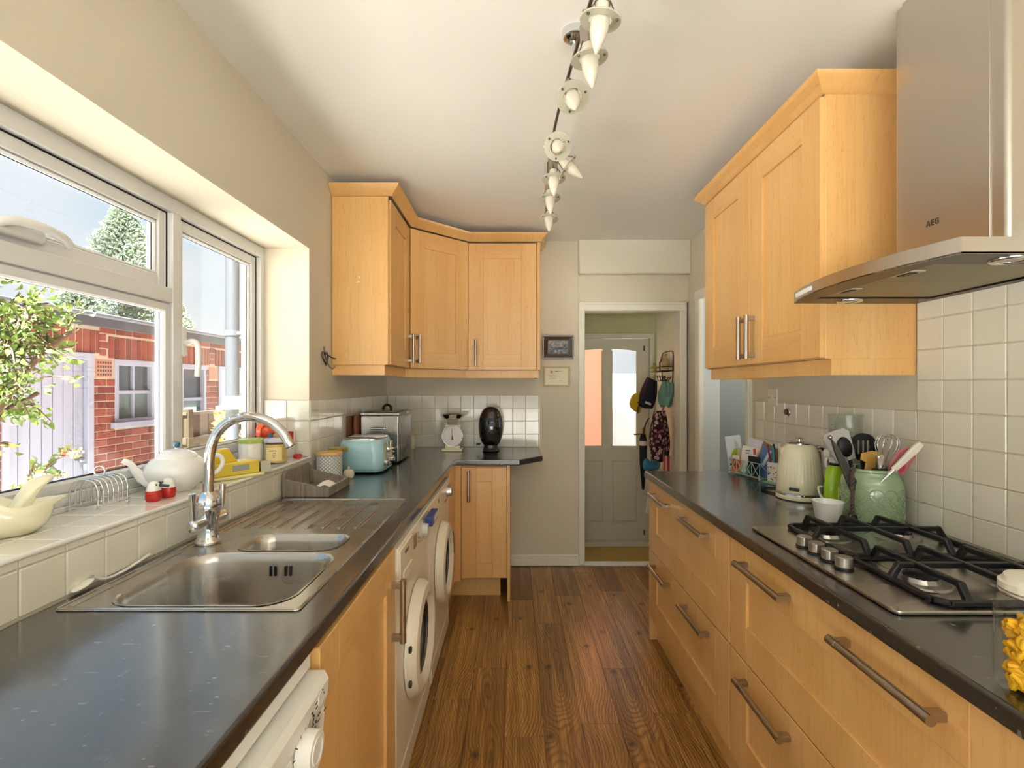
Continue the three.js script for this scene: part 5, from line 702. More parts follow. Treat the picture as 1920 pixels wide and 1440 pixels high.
// ================================================================ on the walls, and in the lobby
{
  const a = thing('framed_picture', 'small dark photograph in a shiny silver-edged frame on the back wall', 'picture', [0.337, 1.702, -3.848]);
  const w = 0.242, h = 0.185, fr = (w0, h0, k, dep, y) => M(move(cb(w0, k, dep, 0.003), 0, h0 / 2 - k / 2, y), move(cb(w0, k, dep, 0.003), 0, -h0 / 2 + k / 2, y), move(cb(k, h0 - 2 * k, dep, 0.003), w0 / 2 - k / 2, 0, y), move(cb(k, h0 - 2 * k, dep, 0.003), -w0 / 2 + k / 2, 0, y));
  part('frame', fr(w, h, 0.012, 0.026, 0.013), std('#8a7e78', 0.3, { metalness: 0.7 }), a); part('slope', move(skin([rr(w - 0.02, h - 0.02, 0.003, 2).map(([x, y]) => [x, y, 0.02]), rr(w - 0.085, h - 0.08, 0.003, 2).map(([x, y]) => [x, y, 0.008])]), 0, 0, 0), std('#40342f', 0.12, { clearcoat: 1 }), a); part('inner_frame', move(fr(w - 0.082, h - 0.077, 0.005, 0.006, 0.01), 0, 0, 0), std('#a08c72', 0.35, { metalness: 0.6 }), a);
  const t = canvasTex(256, 192, (x, W, H) => { x.fillStyle = '#4a403c'; x.fillRect(0, 0, W, H); seed = 5; for (let i = 0; i < 260; i++) { const g = 40 + rnd(0, 150); x.fillStyle = 'rgb(' + [g, g * 0.95, g * 0.88].map(Math.round) + ')'; x.fillRect(rnd(0, W), rnd(0, H), rnd(3, 26), rnd(3, 16)); } x.fillStyle = '#15120f'; x.beginPath(); x.ellipse(30, 80, 36, 22, 0.5, 0, 7); x.ellipse(60, 150, 30, 20, -0.3, 0, 7); x.ellipse(225, 90, 26, 40, 0, 0, 7); x.fill(); });
  const pg = plain(new THREE.PlaneGeometry(w - 0.085, h - 0.08)); part('photograph', move(pg, 0, 0, 0.0085), std('#ffffff', 0.2, { map: t, clearcoat: 0.6 }), a);
  const b = thing('framed_certificate', 'small certificate in a pale wooden frame below the dark photograph', 'picture', [0.328, 1.475, -3.848]); part('frame', fr(0.205, 0.156, 0.013, 0.016, 0.008), std('#c9b78e', 0.5), b); part('sheet', move(cb(0.182, 0.133, 0.002, 0.0005), 0, 0, 0.006), std('#e6d6ac', 0.4), b); part('glass', move(cb(0.182, 0.133, 0.001, 0.0003), 0, 0, 0.0105), glassM, b);
  parts('print', [[-0.04, 0.035, 0.02, 0.02], [0.0, 0.04, 0.03, 0.007], [0.03, 0.04, 0.02, 0.004], [-0.04, 0.008, 0.06, 0.003], [-0.03, -0.005, 0.05, 0.003], [-0.035, -0.018, 0.06, 0.003], [0.0, -0.036, 0.1, 0.003]].map(([x, y, ww, hh]) => move(cb(ww, hh, 0.0006, 0.0002), x, y, 0.0074)), std('#8f7f55', 0.7), b);
  const k = thing('heart_hook', 'dark metal heart-shaped hook on the wall beside the window', 'hook', [-1.0, 1.54, -2.575], R90);
  const hs = []; for (let i = 0; i <= 40; i++) { const s = i / 40 * 6.283; hs.push([0.0024 * 16 * Math.pow(Math.sin(s), 3), 0.0024 * (13 * Math.cos(s) - 5 * Math.cos(2 * s) - 2 * Math.cos(3 * s) - Math.cos(4 * s)), 0]); }
  part('heart', move(tube(hs, 0.005, 80, 8, true), 0, 0.005, 0.012, -0.1), darkSteelM, k); part('hook', M(tube([[0, 0.03, 0.006], [0, -0.01, 0.02], [0, -0.045, 0.036], [0, -0.05, 0.055], [0, -0.035, 0.062]], 0.004, 24, 8), tube([[0, 0.062, 0.006], [0, 0.03, 0.012], [0, 0.004, 0.05], [0, 0.0, 0.066]], 0.004, 20, 8)), darkSteelM, k); 
  const s = thing('light_switch', 'white square wall switch above the tiles on the right wall', 'switch', [1.36, 1.338, -2.585], -R90); part('plate', move(rbox(0.09, 0.09, 0.012, 0.004), 0, 0, 0.006), std('#e4ddc9', 0.35), s); part('rocker', move(cb(0.018, 0.026, 0.008, 0.002), 0, 0, 0.013, 0.12), std('#d9d2bf', 0.3), s); parts('screw', [-0.03, 0.03].map((x) => move(cyl(0.0035, 0.0035, 0.003, 10), x, 0, 0.012, R90)), greyM, s);
  const r = thing('wall_dial', 'small round chrome knob on the tiles below the switch', 'knob', [1.353, 1.268, -2.44], -R90); part('ring', move(torus(0.019, 0.0045, 32, 8), 0, 0, 0.004), chromeM, r); part('centre', move(cyl(0.013, 0.016, 0.016, 24), 0, 0, 0.008, R90), std('#6a5a50', 0.3, { metalness: 0.6 }), r);
}
{ // wire shelf with hooks on the lobby wall, and what hangs there
  const wx = 1.35, o = thing('wire_shelf', 'black wire shelf with a row of hooks on the lobby wall', 'shelf', [wx, 1.5, -4.33]), wire = (a, b) => tube([a, [(a[0] + b[0]) / 2, (a[1] + b[1]) / 2, (a[2] + b[2]) / 2], b], 0.004, 4, 6);
  part('backframe', tube([[-0.008, -0.03, 0.14], [-0.008, -0.1, 0.1], [-0.008, -0.12, 0], [-0.008, -0.1, -0.13], [-0.008, -0.02, -0.16], [-0.008, 0.17, -0.16], [-0.008, 0.2, -0.1], [-0.008, 0.2, 0.1], [-0.008, 0.17, 0.15]], 0.0045, 60, 8, true), ironM, o);
  parts('shelf_rail', [[-0.11, 0.03], [-0.11, 0.065], [-0.008, 0.03]].map(([x, y]) => wire([x, y, -0.17], [x, y, 0.15])), ironM, o); parts('shelf_bar', Array.from({ length: 9 }, (_, k) => wire([-0.11, 0.03, -0.17 + k * 0.04], [-0.005, 0.03, -0.17 + k * 0.04])), ironM, o); parts('shelf_end', [-0.17, 0.15].map((z) => wire([-0.11, 0.065, z], [-0.005, 0.065, z])), ironM, o);
  parts('hook', [-0.12, -0.05, 0.02, 0.09].map((z) => M(tube([[-0.006, -0.02, z], [-0.03, -0.05, z], [-0.055, -0.05, z], [-0.06, -0.02, z]], 0.0045, 20, 6), move(ball(0.009, 1, 1, 1, 10), -0.06, -0.018, z))), ironM, o);
  const bot = (label, z, h, r, c, x = 1.29) => { const b = thing('small_bottle', label, 'bottle', [x, 1.536, -4.33 + z]); part('body', lathe([[0.0001, 0], [r, 0], [r, h * 0.6], [r * 0.45, h * 0.75], [r * 0.4, h * 0.86]], 20), std(c, 0.3), b); part('cap', move(cyl(r * 0.45, r * 0.45, h * 0.16, 16), 0, h * 0.92, 0), std('#a08a50', 0.4), b); };
  bot('tall amber bottle at the near end of the wire shelf', 0.11, 0.14, 0.026, '#b79a6a'); bot('cream bottle next to the amber one on the wire shelf', 0.05, 0.11, 0.024, '#cbb98c'); bot('dark brown bottle in the middle of the wire shelf', -0.005, 0.12, 0.022, '#4a4032'); bot('small yellow bottle at the far end of the wire shelf', -0.12, 0.07, 0.024, '#c9b33a', 1.26);
  // caps and bags
  const cap = (name, label, pos, rot, m, brimM, spots) => { const c = thing(name, label, 'cap', pos); c.rotation.set(...rot); const g = lathe([[0.0001, 0.115], [0.04, 0.11], [0.07, 0.09], [0.088, 0.05], [0.093, 0], [0.089, 0], [0.066, 0.085], [0.0001, 0.108]], 28); part('crown', g, m, c); part('brim', move(ext(shapeOf(Array.from({ length: 21 }, (_, i) => { const t = i / 20 * Math.PI; return [0.086 * Math.cos(t), 0.085 * Math.sin(t) * 0.95]; }).concat(Array.from({ length: 11 }, (_, i) => { const t = Math.PI - i / 10 * Math.PI; return [0.086 * Math.cos(t), 0.03 * Math.sin(t)]; }))), 0.004, 0.001), 0, 0.004, 0.05, R90 - 0.2), brimM, c); if (spots) parts('spot', spots.map(([t, p]) => { const R = 0.092 - 0.03 * p; return move(ball(0.007, 1, 1, 0.5, 8), R * Math.sin(t), 0.02 + p * 0.085, R * Math.cos(t)); }), blackM, c); return c; };
  cap('yellow_cap', 'yellow sun cap with black spots hanging on the left', [1.152, 1.245, -4.45], [0.2, -0.4, 1.35], std('#d2b01e', 0.8), std('#6a6a60', 0.8), [[0.2, 0.1], [-0.5, 0.3], [0.8, 0.35], [0.1, 0.55], [-0.9, 0.1], [1.4, 0.1], [0.6, 0.7], [-0.3, 0.8], [-1.4, 0.4]]);
  const bag = (name, label, cat, pos, w, h, t, m, yaw = 0, sag = 0.02) => { const b = thing(name, label, cat, pos, yaw), L = []; for (let i = 0; i <= 14; i++) { const k = i / 14, y = -h * k, ww = w / 2 * (0.82 + 0.2 * Math.sin(k * 2.4)) , tt = t / 2 * (0.25 + 0.9 * Math.sin(k * 2.6)); L.push(ell(36, (q) => { const c = Math.cos(q), s = Math.sin(q), f = 1 + 0.1 * Math.sin(q * 5 + k * 6); return [ww * Math.sign(c) * Math.pow(Math.abs(c), 0.6), y - sag * Math.cos(c * 1.5) * k, -tt * f * Math.sign(s) * Math.pow(Math.abs(s), 0.8)]; })); } part('body', uvm(skin(L.map((l) => l.slice().reverse()), true, true)), m, b); return b; };
  const navy = std('#1b1c2c', 0.85);
  const nb = bag('navy_cap_bag', 'navy blue folded cap with a dark red edge hanging from the hooks', 'cap', [1.206, 1.46, -4.33], 0.15, 0.24, 0.09, navy, 0.5); nb.rotation.z = -0.32; part('edge', tube([[-0.065, -0.01, 0.02], [-0.085, -0.12, 0.035], [-0.082, -0.21, 0.03]], 0.006, 20, 6), std('#6a1f33', 0.8), nb); part('label', move(cb(0.075, 0.02, 0.004), -0.02, -0.225, 0.045), std('#d9d9de', 0.7), nb);
  const tl = bag('teal_gloves', 'bunched teal gloves hanging at the near end of the hooks', 'gloves', [1.285, 1.44, -4.2], 0.1, 0.2, 0.1, std('#6d9488', 0.85), 0.7); parts('finger', [-0.035, -0.012, 0.012, 0.036].map((x) => tube([[x, -0.01, 0.045], [x * 1.2, -0.07, 0.055], [x * 1.1, -0.13, 0.045]], 0.011, 14, 8)), std('#79a094', 0.85), tl);
  const flo = canvasTex(512, 512, (x, w) => { x.fillStyle = '#2a141c'; x.fillRect(0, 0, w, w); seed = 17; for (let i = 0; i < 130; i++) { const cx = rnd(0, w), cy = rnd(0, w), r = rnd(10, 26), c = ['#d78f9a', '#e6c2b4', '#b2566c', '#8a3c4e', '#d9a08a', '#cdb7c6'][Math.floor(rnd(0, 6))]; for (let p = 0; p < 6; p++) { x.fillStyle = c; x.beginPath(); x.arc(cx + r * 0.6 * Math.cos(p * 1.05), cy + r * 0.6 * Math.sin(p * 1.05), r * 0.42, 0, 7); x.fill(); } x.fillStyle = '#4a1a28'; x.beginPath(); x.arc(cx, cy, r * 0.3, 0, 7); x.fill(); } }, [3.4, 3.4]);
  const fb = bag('floral_bag', 'dark floral shopping bag with pink and cream flowers hanging in the lobby', 'bag', [1.232, 1.19, -4.19], 0.22, 0.4, 0.1, std('#ffffff', 0.85, { map: flo }), 0.75, 0.03); part('strap', tube([[0.02, -0.01, 0.02], [0.045, 0.08, 0.04], [0.06, 0.16, 0.04]], 0.012, 20, 8).scale(1, 1, 0.5), std('#a98a90', 0.8), fb);
  bag('blue_bag', 'bright blue plastic bag showing under the floral bag', 'bag', [1.2, 0.77, -4.33], 0.2, 0.09, 0.06, std('#3f93b8', 0.4), 0.6); bag('cream_bag', 'cream fabric bag hanging below the blue bag', 'bag', [1.22, 0.66, -4.31], 0.2, 0.14, 0.07, std('#cfc4a6', 0.85), 0.6);
  const st = thing('striped_apron', 'pink, red and white striped apron hanging near the door frame', 'apron', [1.285, 0.8, -4.16], 0.6); [['#d8616e', -0.036], ['#ece4de', -0.012], ['#b83a30', 0.012], ['#e3d2cc', 0.036]].forEach(([c, x]) => part('stripe', move(rbox(0.024, 0.3, 0.012, 0.004), x, -0.14, 0.004 * Math.sin(x * 90)), std(c, 0.85), st));
  const u = thing('umbrella', 'closed black umbrella hanging against the white door', 'umbrella', [1.13, 0.98, -4.34], 0); part('canopy', lathe([[0.0001, -0.5], [0.012, -0.48], [0.03, -0.25], [0.034, -0.06], [0.02, 0]], 16), std('#17181c', 0.8), u); part('handle', tube([[0.0, 0, 0], [0.02, 0.08, 0], [0.05, 0.14, 0]], 0.007, 12, 8), std('#2a2a2c', 0.4), u); part('band', lathe([[0.035, -0.1], [0.036, -0.09], [0.035, -0.06]], 16), std('#d8d4cc', 0.7), u);
  const ws = thing('white_strap', 'long white fabric strap hanging down beside the black umbrella', 'strap', [1.175, 0.88, -4.3]); part('strap', tube([[0, 0, 0], [-0.004, -0.2, 0.004], [-0.002, -0.4, 0], [-0.018, -0.58, 0.004]], 0.017, 40, 8).scale(1, 1, 0.35), std('#e3e1da', 0.85), ws);
}

// ================================================================ outside the window
struct('garden_ground', M(bx(-60, -1.34, -0.42, -0.32, -30, 60, 0.01), bx(-60, 20, -0.44, -0.34, -30, -4.62, 0.01), bx(3.3, 20, -0.44, -0.34, -5, 5, 0.01), bx(-60, 20, -0.44, -0.34, 4.96, 60, 0.01)), std('#d8d3c8', 0.95));
{ // brick outbuilding: its long face stands at x = -4.1
  const X = -4.1, o = thing('outbuilding', 'low red brick outbuilding with white painted doors and windows under a flat roof', 'outbuilding');
  const D0 = 2.6, D1 = 9.2, YB = -0.33, YT = 2.0, holes = [[3.94, 4.8, -0.3, 1.72], [5.06, 5.62, 1.0, 1.68], [6.06, 6.56, 0.7, 1.68], [6.83, 7.55, -0.3, 1.68]], vents = [[4.83, 5.03, 1.49, 1.665], [6.62, 6.8, 1.5, 1.66]];
  part('mortar', wallAlong(X - 0.25, X - 0.006, rect4(D0, D1, YB, YT), holes.map(([a, b, c, d]) => rect4(a, b, Math.max(c, YB + 0.01), d))), mortarM, o);
  part('side_wall', M(bx(X - 3, X - 0.24, YB, YT, D0 - 0.2, D0), bx(X - 3, X - 0.24, YB, YT, D1, D1 + 0.2), bx(X - 3, X - 2.9, YB, YT, D0, D1)), brickM[0], o);
  const cache = new Map(), rest = [], inside = (a, b, y0, y1) => holes.some(([h0, h1, g0, g1]) => b > h0 + 0.005 && a < h1 - 0.005 && y1 > g0 + 0.005 && y0 < g1 - 0.005);
  let count = 0;
  const brick = (d0, d1, y0, y1) => {
    const w = +(d1 - d0).toFixed(3), h = +(y1 - y0).toFixed(3), key = w + ',' + h; if (w < 0.03) return;
    if (!cache.has(key)) cache.set(key, [0, 1, 2].map((k) => uvm(cb(0.09, h, w, 0.004), null, k * 0.37, k * 0.21)));
    const pos = [X - 0.045 + rnd(-0.0025, 0.0025), (y0 + y1) / 2, -(d0 + d1) / 2], seen = d0 > 3.55 && d1 < 7.35 && y1 > 0.75 + 0.0 && count < 298;
    const gm = cache.get(key)[Math.floor(rnd(0, 3))], mt = brickM[Math.floor(rnd(0, 4))];
    if (seen) { const m = part('brick', gm, mt, o); m.position.set(...pos); count++; } else rest.push(move(gm.clone(), ...pos));
  };
  const H = 0.075, soldier = [[3.86, 4.88, 1.725, 1.945], [4.98, 5.7, 1.685, 1.905], [5.98, 6.64, 1.685, 1.905], [6.75, 7.63, 1.685, 1.905]];
  for (const [a, b, y0, y1] of soldier) for (let d = a; d < b - 0.03; d += H) brick(d + 0.005, Math.min(b, d + H) - 0.005, y0, y1);
  const spans = (a, b, y0, y1) => { let s = [[a, b]]; for (const [h0, h1, g0, g1] of [...holes, ...vents, ...soldier.map(([p, q, r, t]) => [p, q, r - 0.003, t + 0.003])]) if (y1 > g0 + 0.006 && y0 < g1 - 0.006) s = s.flatMap(([p, q]) => h1 <= p || h0 >= q ? [[p, q]] : [[p, h0], [h1, q]].filter(([u, v]) => v - u > 0.035)); return s; };
  for (let row = Math.floor((YT - YB) / H) - 1; row >= 0; row--) { const y0 = YT - (Math.floor((YT - YB) / H) - row) * H + 0.005, y1 = y0 + H - 0.01; for (let d = D0 - (row % 2) * 0.1125; d < D1; d += 0.225) for (const [p, q] of spans(Math.max(D0, d + 0.005), Math.min(D1, d + 0.22), y0, y1)) brick(p, q, y0, y1); }
  stuff(part('distant_bricks', M(rest), brickM[1], o));
  part('roof', M(bx(X - 3.2, X + 0.16, 2.06, 2.1, D0 - 0.3, D1 + 0.3, 0.01)), darkRoofM, o); part('fascia', M(bx(X + 0.09, X + 0.12, 1.97, 2.07, D0 - 0.3, D1 + 0.3, 0.004), bx(X - 0.02, X + 0.1, 1.995, 2.06, D0 - 0.3, D1 + 0.3)), std('#3a3d45', 0.7), o);
  // white boarded door
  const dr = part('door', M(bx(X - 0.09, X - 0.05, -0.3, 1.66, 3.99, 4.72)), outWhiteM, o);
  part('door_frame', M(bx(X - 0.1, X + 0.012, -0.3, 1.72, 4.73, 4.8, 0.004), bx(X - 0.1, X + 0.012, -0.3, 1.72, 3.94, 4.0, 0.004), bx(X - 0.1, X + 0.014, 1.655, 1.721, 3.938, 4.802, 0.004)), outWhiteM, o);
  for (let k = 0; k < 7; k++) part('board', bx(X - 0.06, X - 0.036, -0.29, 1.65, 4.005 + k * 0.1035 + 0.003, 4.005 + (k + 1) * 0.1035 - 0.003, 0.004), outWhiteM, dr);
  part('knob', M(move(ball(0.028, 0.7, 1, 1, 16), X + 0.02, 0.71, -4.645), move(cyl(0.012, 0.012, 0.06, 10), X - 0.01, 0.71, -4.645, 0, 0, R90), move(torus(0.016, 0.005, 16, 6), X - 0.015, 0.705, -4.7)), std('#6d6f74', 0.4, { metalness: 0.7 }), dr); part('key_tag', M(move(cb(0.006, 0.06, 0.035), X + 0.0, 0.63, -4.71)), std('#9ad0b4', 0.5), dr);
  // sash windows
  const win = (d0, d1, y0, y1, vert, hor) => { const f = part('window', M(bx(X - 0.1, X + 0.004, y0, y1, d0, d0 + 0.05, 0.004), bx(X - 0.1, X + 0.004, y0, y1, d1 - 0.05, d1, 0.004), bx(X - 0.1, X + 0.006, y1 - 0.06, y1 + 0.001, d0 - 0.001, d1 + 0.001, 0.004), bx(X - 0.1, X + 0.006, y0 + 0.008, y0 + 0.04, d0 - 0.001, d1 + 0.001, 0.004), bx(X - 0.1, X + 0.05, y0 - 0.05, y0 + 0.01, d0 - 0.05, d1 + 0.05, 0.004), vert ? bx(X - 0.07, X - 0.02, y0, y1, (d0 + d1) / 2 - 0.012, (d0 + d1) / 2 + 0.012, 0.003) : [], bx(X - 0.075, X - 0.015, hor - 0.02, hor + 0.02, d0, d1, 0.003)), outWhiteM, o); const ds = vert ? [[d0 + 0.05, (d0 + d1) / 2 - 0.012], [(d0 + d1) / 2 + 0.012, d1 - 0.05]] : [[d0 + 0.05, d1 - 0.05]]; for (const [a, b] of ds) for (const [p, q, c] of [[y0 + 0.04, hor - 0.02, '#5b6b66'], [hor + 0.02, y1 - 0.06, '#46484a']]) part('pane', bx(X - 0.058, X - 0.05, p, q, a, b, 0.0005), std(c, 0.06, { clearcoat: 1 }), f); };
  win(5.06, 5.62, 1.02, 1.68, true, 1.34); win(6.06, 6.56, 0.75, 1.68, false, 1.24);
  const d2 = part('door', M(bx(X - 0.09, X - 0.04, -0.3, 1.63, 6.89, 7.5)), std('#a9c4c6', 0.6), o); part('door_frame', M(bx(X - 0.1, X + 0.012, -0.3, 1.68, 6.83, 6.9, 0.004), bx(X - 0.1, X + 0.012, -0.3, 1.68, 7.48, 7.55, 0.004), bx(X - 0.1, X + 0.014, 1.62, 1.681, 6.828, 7.552, 0.004)), outWhiteM, o);
  const vent = part('air_brick', M(bx(X - 0.05, X - 0.002, 1.49, 1.665, 4.83, 5.03, 0.003)), std('#a4715c', 0.9), o); parts('vent_hole', Array.from({ length: 24 }, (_, k) => bx(X - 0.01, X - 0.0005, 1.505 + Math.floor(k / 6) * 0.04, 1.527 + Math.floor(k / 6) * 0.04, 4.85 + (k % 6) * 0.03, 4.868 + (k % 6) * 0.03, 0.0003)), blackM, vent);
  const v2 = part('air_brick', M(bx(X - 0.05, X - 0.002, 1.5, 1.66, 6.62, 6.8, 0.003)), std('#a4715c', 0.9), o);
}
{ // fence, downpipe
  const o = thing('fence_panel', 'weathered brown fence panel standing below the outbuilding windows', 'fence', [-3.3, -0.33, 0]);
  for (let k = 0; k < 14; k++) part('board', uvm(move(cb(0.016, 1.44, 0.135, 0.003), rnd(-0.003, 0.003), 0.72, -(4.95 + k * 0.142))), std(['#4d4232', '#463b2d', '#55493a'][k % 3], 0.9, { map: null }), o);
  parts('rail', [0.35, 1.15].map((y) => bx(0.01, 0.05, y, y + 0.07, 4.88, 6.95, 0.004)), std('#473c2c', 0.9), o); part('capping', bx(-0.03, 0.05, 1.44, 1.47, 4.88, 6.95, 0.004), std('#554a3a', 0.9), o); parts('post', [4.9, 6.0].map((d) => bx(-0.02, 0.06, 0, 1.5, d, d + 0.08, 0.006)), std('#433824', 0.9), o);
  const p = thing('downpipe', 'dark grey rainwater downpipe fixed to the wall just outside the window', 'pipe', [-1.62, 0, -2.83]); part('pipe', M(move(cyl(0.036, 0.036, 1.45, 24), 0, 2.05, 0)), std('#3b4045', 0.6), p); part('hopper', M(move(cyl(0.05, 0.042, 0.06, 24), 0, 1.31, 0), move(rbox(0.12, 0.02, 0.12, 0.004), 0, 1.275, 0)), std('#d5d8da', 0.5), p); part('lower_pipe', move(cyl(0.034, 0.034, 1.6, 24), 0, 0.47, 0), std('#4f555a', 0.6), p); parts('bracket', [1.7, 2.5].map((y) => M(move(cyl(0.041, 0.041, 0.03, 24), 0, y, 0), bx(0.0, 0.3, y - 0.01, y + 0.01, -0.02, 0.02))), std('#4a5056', 0.6), p);
}
// leaves: a folded blade with a midrib
const leafG = (() => { const w = [0, 0.34, 0.5, 0.42, 0.2, 0], pos = [], idx = [], uv = []; w.forEach((a, i) => { const t = i / 5, y = t, z = 0.18 * Math.sin(t * 3.1); pos.push(-a * 0.55, y, z + a * 0.14, 0, y, z, a * 0.55, y, z + a * 0.14); uv.push(0, t, 0.5, t, 1, t); if (i) { const k = i * 3; idx.push(k - 3, k - 2, k + 1, k - 3, k + 1, k, k - 2, k - 1, k + 2, k - 2, k + 2, k + 1); } }); const g = new THREE.BufferGeometry(); g.setAttribute('position', new THREE.BufferAttribute(new Float32Array(pos), 3)); g.setAttribute('uv', new THREE.BufferAttribute(new Float32Array(uv), 2)); g.setIndex(idx); g.computeVertexNormals(); return plain(g); })();
const put = (im, i, p, dir, s, spin) => { const y = dir.clone().normalize(), q = new THREE.Quaternion().setFromUnitVectors(V(0, 1, 0), y).multiply(new THREE.Quaternion().setFromAxisAngle(V(0, 1, 0), spin)); if (im.isInstancedMesh) im.setMatrixAt(i, new THREE.Matrix4().compose(p, q, V(s, s, s))); else { im.position.copy(p); im.quaternion.copy(q); im.scale.setScalar(s); } };
function bush(name, label, cat, stems, leavesPer, size, spread, mats, { single = 290, len = 0.35, droop = 0, bark = barkM } = {}) {
  const o = thing(name, label, cat), L = [];
  for (const st of stems) {
    const c = new THREE.CatmullRomCurve3(st.pts.map((p) => V(...p)));
    part('stem', tube(st.pts, st.r, 30, 8), st.bark ?? bark, o);
    for (let t = 0; t < st.twigs; t++) {
      const u = mix(st.from ?? 0.35, 1, rnd()), b = c.getPointAt(u), d = V(rnd(-1, 1), rnd(-0.5 - droop, 1), rnd(-1, 1)).normalize(), l = len * rnd(0.5, 1.1) * (1.15 - 0.5 * u), e = b.clone().addScaledVector(d, l), m = b.clone().lerp(e, 0.5).add(V(0, 0.04, 0));
      part('twig', tube([b.toArray(), m.toArray(), e.toArray()], st.r * 0.16 + 0.0012, 6, 5), bark, o);
      for (let k = 0; k < leavesPer; k++) { const s = mix(0.25, 1, rnd()), p = b.clone().lerp(e, s).add(V(rnd(-1, 1), rnd(-1, 1), rnd(-1, 1)).multiplyScalar(spread)); L.push([p, d.clone().add(V(rnd(-1, 1), rnd(-0.8, 0.6), rnd(-1, 1))), size * rnd(0.6, 1.25), rnd(0, 6.28)]); }
    }
  }
  L.slice(0, single).forEach((l, i) => put(part('leaf', leafG, mats[i % mats.length], o), 0, ...l));
  const rest = L.slice(single); if (rest.length) { const im = shade(new THREE.InstancedMesh(leafG, mats[0], rest.length)); im.name = 'foliage'; stuff(im); rest.forEach((l, i) => { put(im, i, ...l); im.setColorAt(i, new THREE.Color().setHSL(0.2 + rnd(-0.03, 0.05), rnd(0.25, 0.5), rnd(0.55, 0.95))); }); o.add(im); }
  return o;
}
seed = 4242;
bush('shrub', 'leafy yellow-green shrub with a brown trunk at the left of the window view', 'shrub', [
  { pts: [[-2.62, -0.33, -2.38], [-2.66, 0.4, -2.42], [-2.58, 0.75, -2.4], [-2.62, 1.15, -2.36]], r: 0.045, twigs: 6, from: 0.85 },
  { pts: [[-2.62, 1.1, -2.36], [-2.62, 1.45, -2.48], [-2.56, 1.82, -2.62]], r: 0.018, twigs: 60 },
  { pts: [[-2.62, 1.1, -2.36], [-2.7, 1.5, -2.4], [-2.75, 2.0, -2.46]], r: 0.018, twigs: 46 },
  { pts: [[-2.6, 1.05, -2.36], [-2.56, 1.36, -2.5], [-2.52, 1.6, -2.66], [-2.5, 1.7, -2.78]], r: 0.014, twigs: 30 },
  { pts: [[-2.6, 1.0, -2.36], [-2.6, 1.25, -2.5], [-2.55, 1.36, -2.64]], r: 0.011, twigs: 8 },
  { pts: [[-2.62, 1.1, -2.36], [-2.75, 1.5, -2.2], [-2.8, 1.9, -2.0]], r: 0.016, twigs: 26 }], 13, 0.046, 0.03, leafM, { len: 0.27 });
bush('honeysuckle', 'low honeysuckle with yellow and pink flowers in front of the white boarded door', 'plant', [
  { pts: [[-2.7, 0.2, -2.45], [-2.6, 0.7, -2.55], [-2.55, 0.93, -2.62], [-2.5, 0.9, -2.72]], r: 0.006, twigs: 10, from: 0.6 }, { pts: [[-2.6, 0.75, -2.5], [-2.5, 0.98, -2.66], [-2.46, 1.02, -2.74]], r: 0.004, twigs: 7, from: 0.5 }], 5, 0.05, 0.012, leafM, { len: 0.12 });
{ const o = thing('honeysuckle_flower', 'pink and yellow honeysuckle blossom against the white boarded door', 'flower', [-2.44, 1.0, -2.72]); for (let k = 0; k < 9; k++) { const a = k * 0.7; part('petal', tube([[0, 0, 0], [0.02 * Math.cos(a), 0.03, 0.02 * Math.sin(a)], [0.05 * Math.cos(a), 0.035 + 0.015 * Math.sin(k * 2), 0.05 * Math.sin(a)]], 0.006, 8, 6), std(k % 3 ? '#efd48a' : '#c8546a', 0.6), o); } }
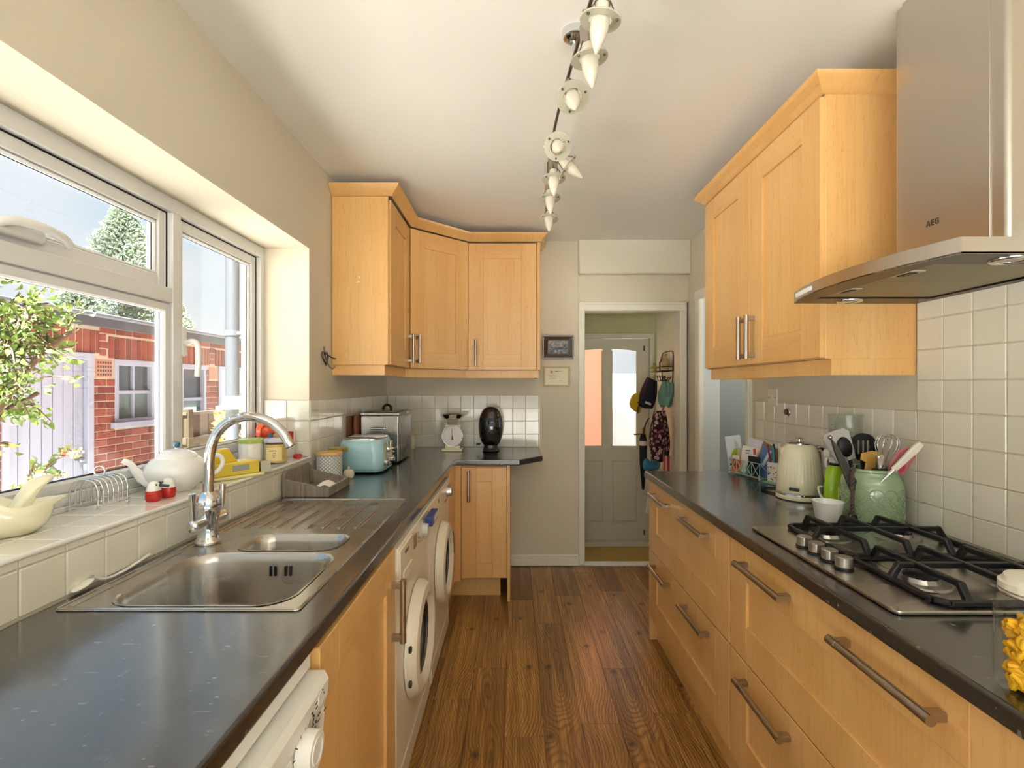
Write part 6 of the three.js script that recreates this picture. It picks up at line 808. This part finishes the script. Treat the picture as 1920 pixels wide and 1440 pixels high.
bush('golden_shrub', 'yellow-leaved shrub growing in front of the wooden fence', 'shrub', [
  { pts: [[-2.35, 0.0, -3.9], [-2.3, 0.7, -3.85], [-2.15, 1.05, -3.72], [-2.0, 1.2, -3.6]], r: 0.008, twigs: 16, from: 0.5 }, { pts: [[-2.35, 0.1, -3.9], [-2.3, 0.9, -3.95], [-2.22, 1.35, -4.0]], r: 0.008, twigs: 16, from: 0.5 }, { pts: [[-2.4, 0.1, -3.9], [-2.35, 0.8, -4.0], [-2.4, 1.15, -4.1]], r: 0.007, twigs: 12, from: 0.5 }], 7, 0.055, 0.02, ['#e0c55c', '#d6b14a', '#c9cf5e'].map((c) => std(c, 0.6, { side: THREE.DoubleSide, transmission: 0.3, thickness: 0 })), { len: 0.2, single: 200 });
{ // trees beyond the roof
  const needle = (() => { const a = []; for (let k = 0; k < 7; k++) a.push(move(leafG.clone().scale(0.22, 0.5, 0.22), 0, 0.1 * k, 0, 0.9, k * 2.4, 0)); return M(a); })();
  const tree = (name, label, x, d, h, r, n, hue) => {
    const o = thing(name, label, 'tree', [x, -0.35, -d]); part('trunk', cyl(0.05, 0.22, h, 10).translate(0, h / 2, 0), barkM, o);
    const im = shade(new THREE.InstancedMesh(needle, std('#ffffff', 0.8, { side: THREE.DoubleSide }), n)); im.name = 'foliage'; stuff(im);
    for (let i = 0; i < n; i++) { const t = Math.pow(rnd(), 1.3), a = rnd(0, 6.283), y = h * (0.12 + 0.88 * t), rad = r * Math.pow(1 - t, 0.8) * (0.35 + 0.65 * Math.sqrt(rnd())) * (0.75 + 0.25 * Math.sin(a * 3 + y * 2)), p = V(rad * Math.cos(a), y - 0.12 * rad, rad * Math.sin(a)); put(im, i, p, V(Math.cos(a), rnd(-0.3, 0.5), Math.sin(a)), rnd(0.16, 0.34), rnd(0, 6)); im.setColorAt(i, new THREE.Color().setHSL(hue + rnd(-0.03, 0.03), rnd(0.12, 0.25), rnd(0.16, 0.34))); }
    o.add(im);
  };
  tree('conifer', 'tall grey-green conifer rising above the outbuilding roof', -14.8, 18.6, 8.6, 3.1, 16000, 0.27);
  tree('garden_tree', 'lower green tree behind the outbuilding roof, left of the conifer', -13.5, 15.2, 4.9, 2.2, 7000, 0.26); tree('garden_tree', 'small green tree behind the outbuilding roof, right of the conifer', -12, 17.5, 4.6, 1.7, 5000, 0.25);
}
// beyond the lobby door: a rendered salmon wall on the left, pale wall on the right
struct('wall_neighbour', bx(-2, 1.28, -0.34, 3.4, 6.9, 7.1, 0.01), std('#d98a5c', 0.9)); struct('wall_neighbour_pale', bx(1.28, 4.5, -0.34, 1.6, 7.6, 7.8, 0.01), std('#dfe2e6', 0.9));
renderer.render(scene, camera);
